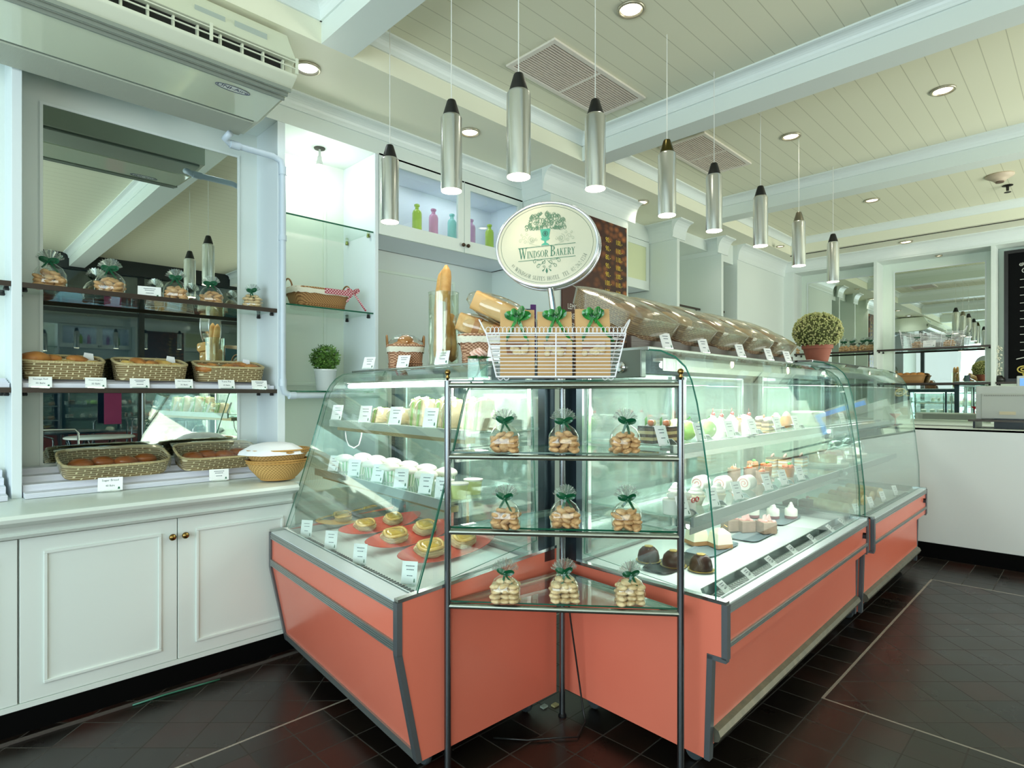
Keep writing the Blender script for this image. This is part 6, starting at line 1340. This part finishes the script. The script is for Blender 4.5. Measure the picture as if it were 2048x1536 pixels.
for j, (a, b) in enumerate(((.30, .07), (.30, .165), (.40, .11))):
    t = T('pudding_cup', 'yellow-green pudding cup with pale lid, %s of three at the near end' % ('front', 'second', 'rear')[j], 'pudding cup', LF.w(a, b, ZL1), 0, 'pudding cups in the left case')
    MB().lathe([(.028, 0), (.034, .052), (0, .052)], 24).build('cup', mat('pudding', '#dbe39a', .3), t, smooth='auto'); MB().lathe([(.038, .052), (.038, .057), (0, .058)], 24).build('lid', CREAMW, t, smooth='auto')
for i, px in enumerate((664, 706, 752, 800, 848, 884)):
    a = .235; b = along(LF, px, a); card(None, 'white price card on the lower shelf of left case, %s from far end' % ('first', 'second', 'third', 'fourth', 'fifth', 'sixth')[i], LF.w(a, min(b, 1.18), ZL1), -1.15+.25*(i % 2), tall=True, grp='lower shelf cards in the left case', s_=1.1)
SAND = mat('sandwich_bread', '#ecdfc0', .6, vary=(20, '#d9c08f', .2)); LETT = mat('lettuce', '#7fb53c', .6, vary=(40, '#b8d986', .2))
for i in range(9):
    b = .07+.105*i; a = .42+.03*(i % 2); t = T('wrapped_sandwich', 'wrapped triangular sandwich on the top shelf, %s from near end' % ('first', 'second', 'third', 'fourth', 'fifth', 'sixth', 'seventh', 'eighth', 'ninth')[i], 'sandwich', LF.w(a, b, ZL2), LF.rz()-pi/2, 'sandwiches in the left case')
    hh = .115 if i < 6 else .07; m = MB(); m.prism([(-.045, 0), (.045, 0), (.03, hh), (-.03, hh)], lambda u, v, q: (u, q, v), -.030, -.012, 0); m.prism([(-.045, 0), (.045, 0), (.03, hh), (-.03, hh)], lambda u, v, q: (u, q, v), .004, .022, 0); m.build('bread_slices', SAND, t, bev=.003)
    m = MB(); m.prism([(-.047, 0), (.047, 0), (.032, hh*1.02), (-.032, hh*1.02)], lambda u, v, q: (u, q, v), -.011, .003); m.build('filling', LETT, t)
    m = MB(); m.ell((0, -.004, hh*.5), (.056, .042, hh*.58), 18, 10, wob=lambda a_, z_: .05*sin(8*a_)); m.build('wrap', CELLO, t, smooth=True)
for i, px in enumerate((671, 727, 788, 858)):
    a = .31; b = along(LF, px, a); card(None, 'white price card on the top shelf of left case, %s from far end' % ('first', 'second', 'third', 'fourth')[i], LF.w(a, min(b, 1.22), ZL2), -1.05, tall=True, grp='top shelf cards in the left case', s_=1.15)
# ================================================================== FAR WALL SHELVES
shelf(8.0, 8.275, .83, 1.878, 1.83, 'upper glass shelf with brown edge in the right mirror niche', ax='x')
shelf(8.0, 8.275, .83, 1.878, 1.434, 'lower glass shelf with brown edge in the right mirror niche', ax='x')
shelf(8.0, 8.275, 1.918, 2.818, 1.83, 'upper glass shelf with brown edge behind the flower ball', ax='x')
shelf(8.0, 8.275, 1.918, 2.818, 1.434, 'lower glass shelf behind the farthest display case', ax='x')
shelf(8.0, 8.275, -1.2, .788, 1.434, 'brown-edged shelf under the chalkboard', ax='x')
shelf(5.34, 6.195, 3.20, 3.66, 2.27, 'brown-edged shelf high between the two far piers')
shelf(6.255, 6.59, 3.10, 3.66, 2.27, 'short brown-edged shelf in the mint-lit niche')
for i, px in enumerate((1590, 1688, 1706, 1728, 1740)):
    u = (px-CX0)/F0; x = 8.1; y = x*(1-u)/(1+u); place(cookie_bag('cookie_bag', 'distant ribboned cookie bag, %s from the left on far mirror shelf' % ('first', 'second', 'third', 'fourth', 'fifth')[i], 'cookie bags on the far shelf', 70+i), (x, y, 1.832), -pi/2, 1.15)
t = T('wire_basket', 'white wire basket of cookie bags on the far upper shelf', 'basket', (8.12, 1.36, 1.832), -pi/2)
m = MB()
for k in range(10): z = .008+.018*k; m.tube([(-.27-.03*k/10, -.07, z), (.27+.03*k/10, -.07, z), (.27+.03*k/10, .07, z), (-.27-.03*k/10, .07, z)], .002, 5, True)
for k in range(7): x = -.27+.09*k; m.tube([(x, -.072, 0), (x*1.1, -.072, .18)], .002, 5)
for s_ in (-1, 1): m.tube([(s_*(.30+.02*sin(a)), -.03*cos(a), .18+.05*sin(a)) for a in [pi*j/10 for j in range(11)]], .003, 6)
m.build('wires', WIRE, t)
for i, dy in enumerate((-.16, .14)): place(cookie_bag('cookie_bag', 'cookie bag inside the far wire basket, %s one' % ('right', 'left')[i], 'cookie bags in the far wire basket', 80+i), (8.12, 1.36+dy, 1.842), -pi/2, 1.1)
card(None, 'white card inside the far wire basket', (8.06, 1.38, 1.842), -pi/2, w_=.12, h=.08)
fb = wicker('oval wicker bread basket on the far lower shelf', (8.13, 1.58, 1.436), -pi/2, .26, .14, .09, WICK, lining=False, handles=False)
for i in range(4): bread('roll', 'long bread roll in the far wicker basket, %s' % ('leftmost', 'second', 'third', 'rightmost')[i], (8.13, 1.67-.06*i, 1.50), (0, .2, .5*i), 1.3, 'bread rolls in the far wicker basket')
t = T('bread_pick', 'yellow dried flower sprig on the high shelf between the far piers', 'flower', (5.42, 3.26, 2.272)); m = MB(); rn = random.Random(4)
for k in range(40): m.ell((rn.uniform(-.05, .05), rn.uniform(-.03, .03), rn.uniform(.01, .14)), (.011, .011, .012), 7, 5)
m.build('blossoms', mat('dry_flower', '#d9cf86', .7), t)
t = T('party_drink', 'small red cocktail glass at the end of the counter', 'glass', (6.0, 1.27, 1.036)); MB().shell([(.028, 0), (.004, .006), (.004, .06), (.045, .10), (.045, .102)], 18).build('glass', mat('red_glass', '#b0202c', .2), t, smooth='auto')
t = T('flower_sprig', 'small vase with white sprig beside the chalkboard', 'vase', (8.12, .765, 1.436)); MB().lathe([(.03, 0), (.045, .03), (.02, .07), (0, .07)], 16).build('vase', MATS['board_frame'], t, smooth=True)
m = MB()
for k in range(60): m.ell((rn.uniform(-.02, .02), rn.uniform(-.02, .02), rn.uniform(.08, .40)), (.006, .006, .008), 6, 4)
m.build('blossoms', mat('white_blossom', '#cfcbb8', .7), t)
# dining furniture behind the photographer, seen in the mirror
def table(x, y, lab):
    t = T('cafe_table', lab, 'table', (x, y, 0), group='cafe tables behind the photographer'); MB().lathe([(.36, .745), (.38, .755), (.38, .77), (.36, .778), (0, .778)], 40).build('table_top', mat('table_white', '#d9dedc', .25), t, smooth='auto')
    for k in range(4): a = pi/4+k*pi/2; MB().tube([(.26*cos(a), .26*sin(a), .0), (.05*cos(a), .05*sin(a), .40), (.20*cos(a), .20*sin(a), .745)], .012, 10).build('leg', CHROME, t, smooth=True)
def chair(x, y, rz, lab):
    t = T('cafe_chair', lab, 'chair', (x, y, 0), rz, 'chrome cafe chairs'); BX('seat', mat('chair_seat', '#5a3a28', .5), -.2, .2, -.2, .2, .44, .465, t, bev=.01)
    MB().tube([(-.22, .2, 0), (-.22, .2, .45), (-.22, .2, .86), (-.19, .2, .90), (.19, .2, .90), (.22, .2, .86), (.22, .2, .45), (.22, .2, 0)], .012, 10).build('back_frame', CHROME, t, smooth=True)
    for s_ in (-1, 1): MB().tube([(s_*.22, -.2, 0), (s_*.22, -.2, .62), (s_*.22, -.17, .66), (s_*.22, .2, .68)], .011, 10).build('leg', CHROME, t, smooth=True)
table(1.6, -1.9, 'round white cafe table mirrored at the left of the wall mirror'); table(3.1, -1.9, 'second white cafe table mirrored at the right of the wall mirror')
chair(1.1, -1.5, .2, 'chrome chair beside the nearer mirrored table'); chair(2.1, -1.45, -.2, 'chrome chair between the two mirrored tables'); chair(2.75, -1.2, .5, 'chrome chair in front of the second mirrored table')
o = tag(BX('banner', mat('magenta_banner', '#8a2a5a', .5), 1.75, 1.95, -2.5, -2.48, .9, 1.75), 'narrow magenta banner seen in the wall mirror', 'banner')
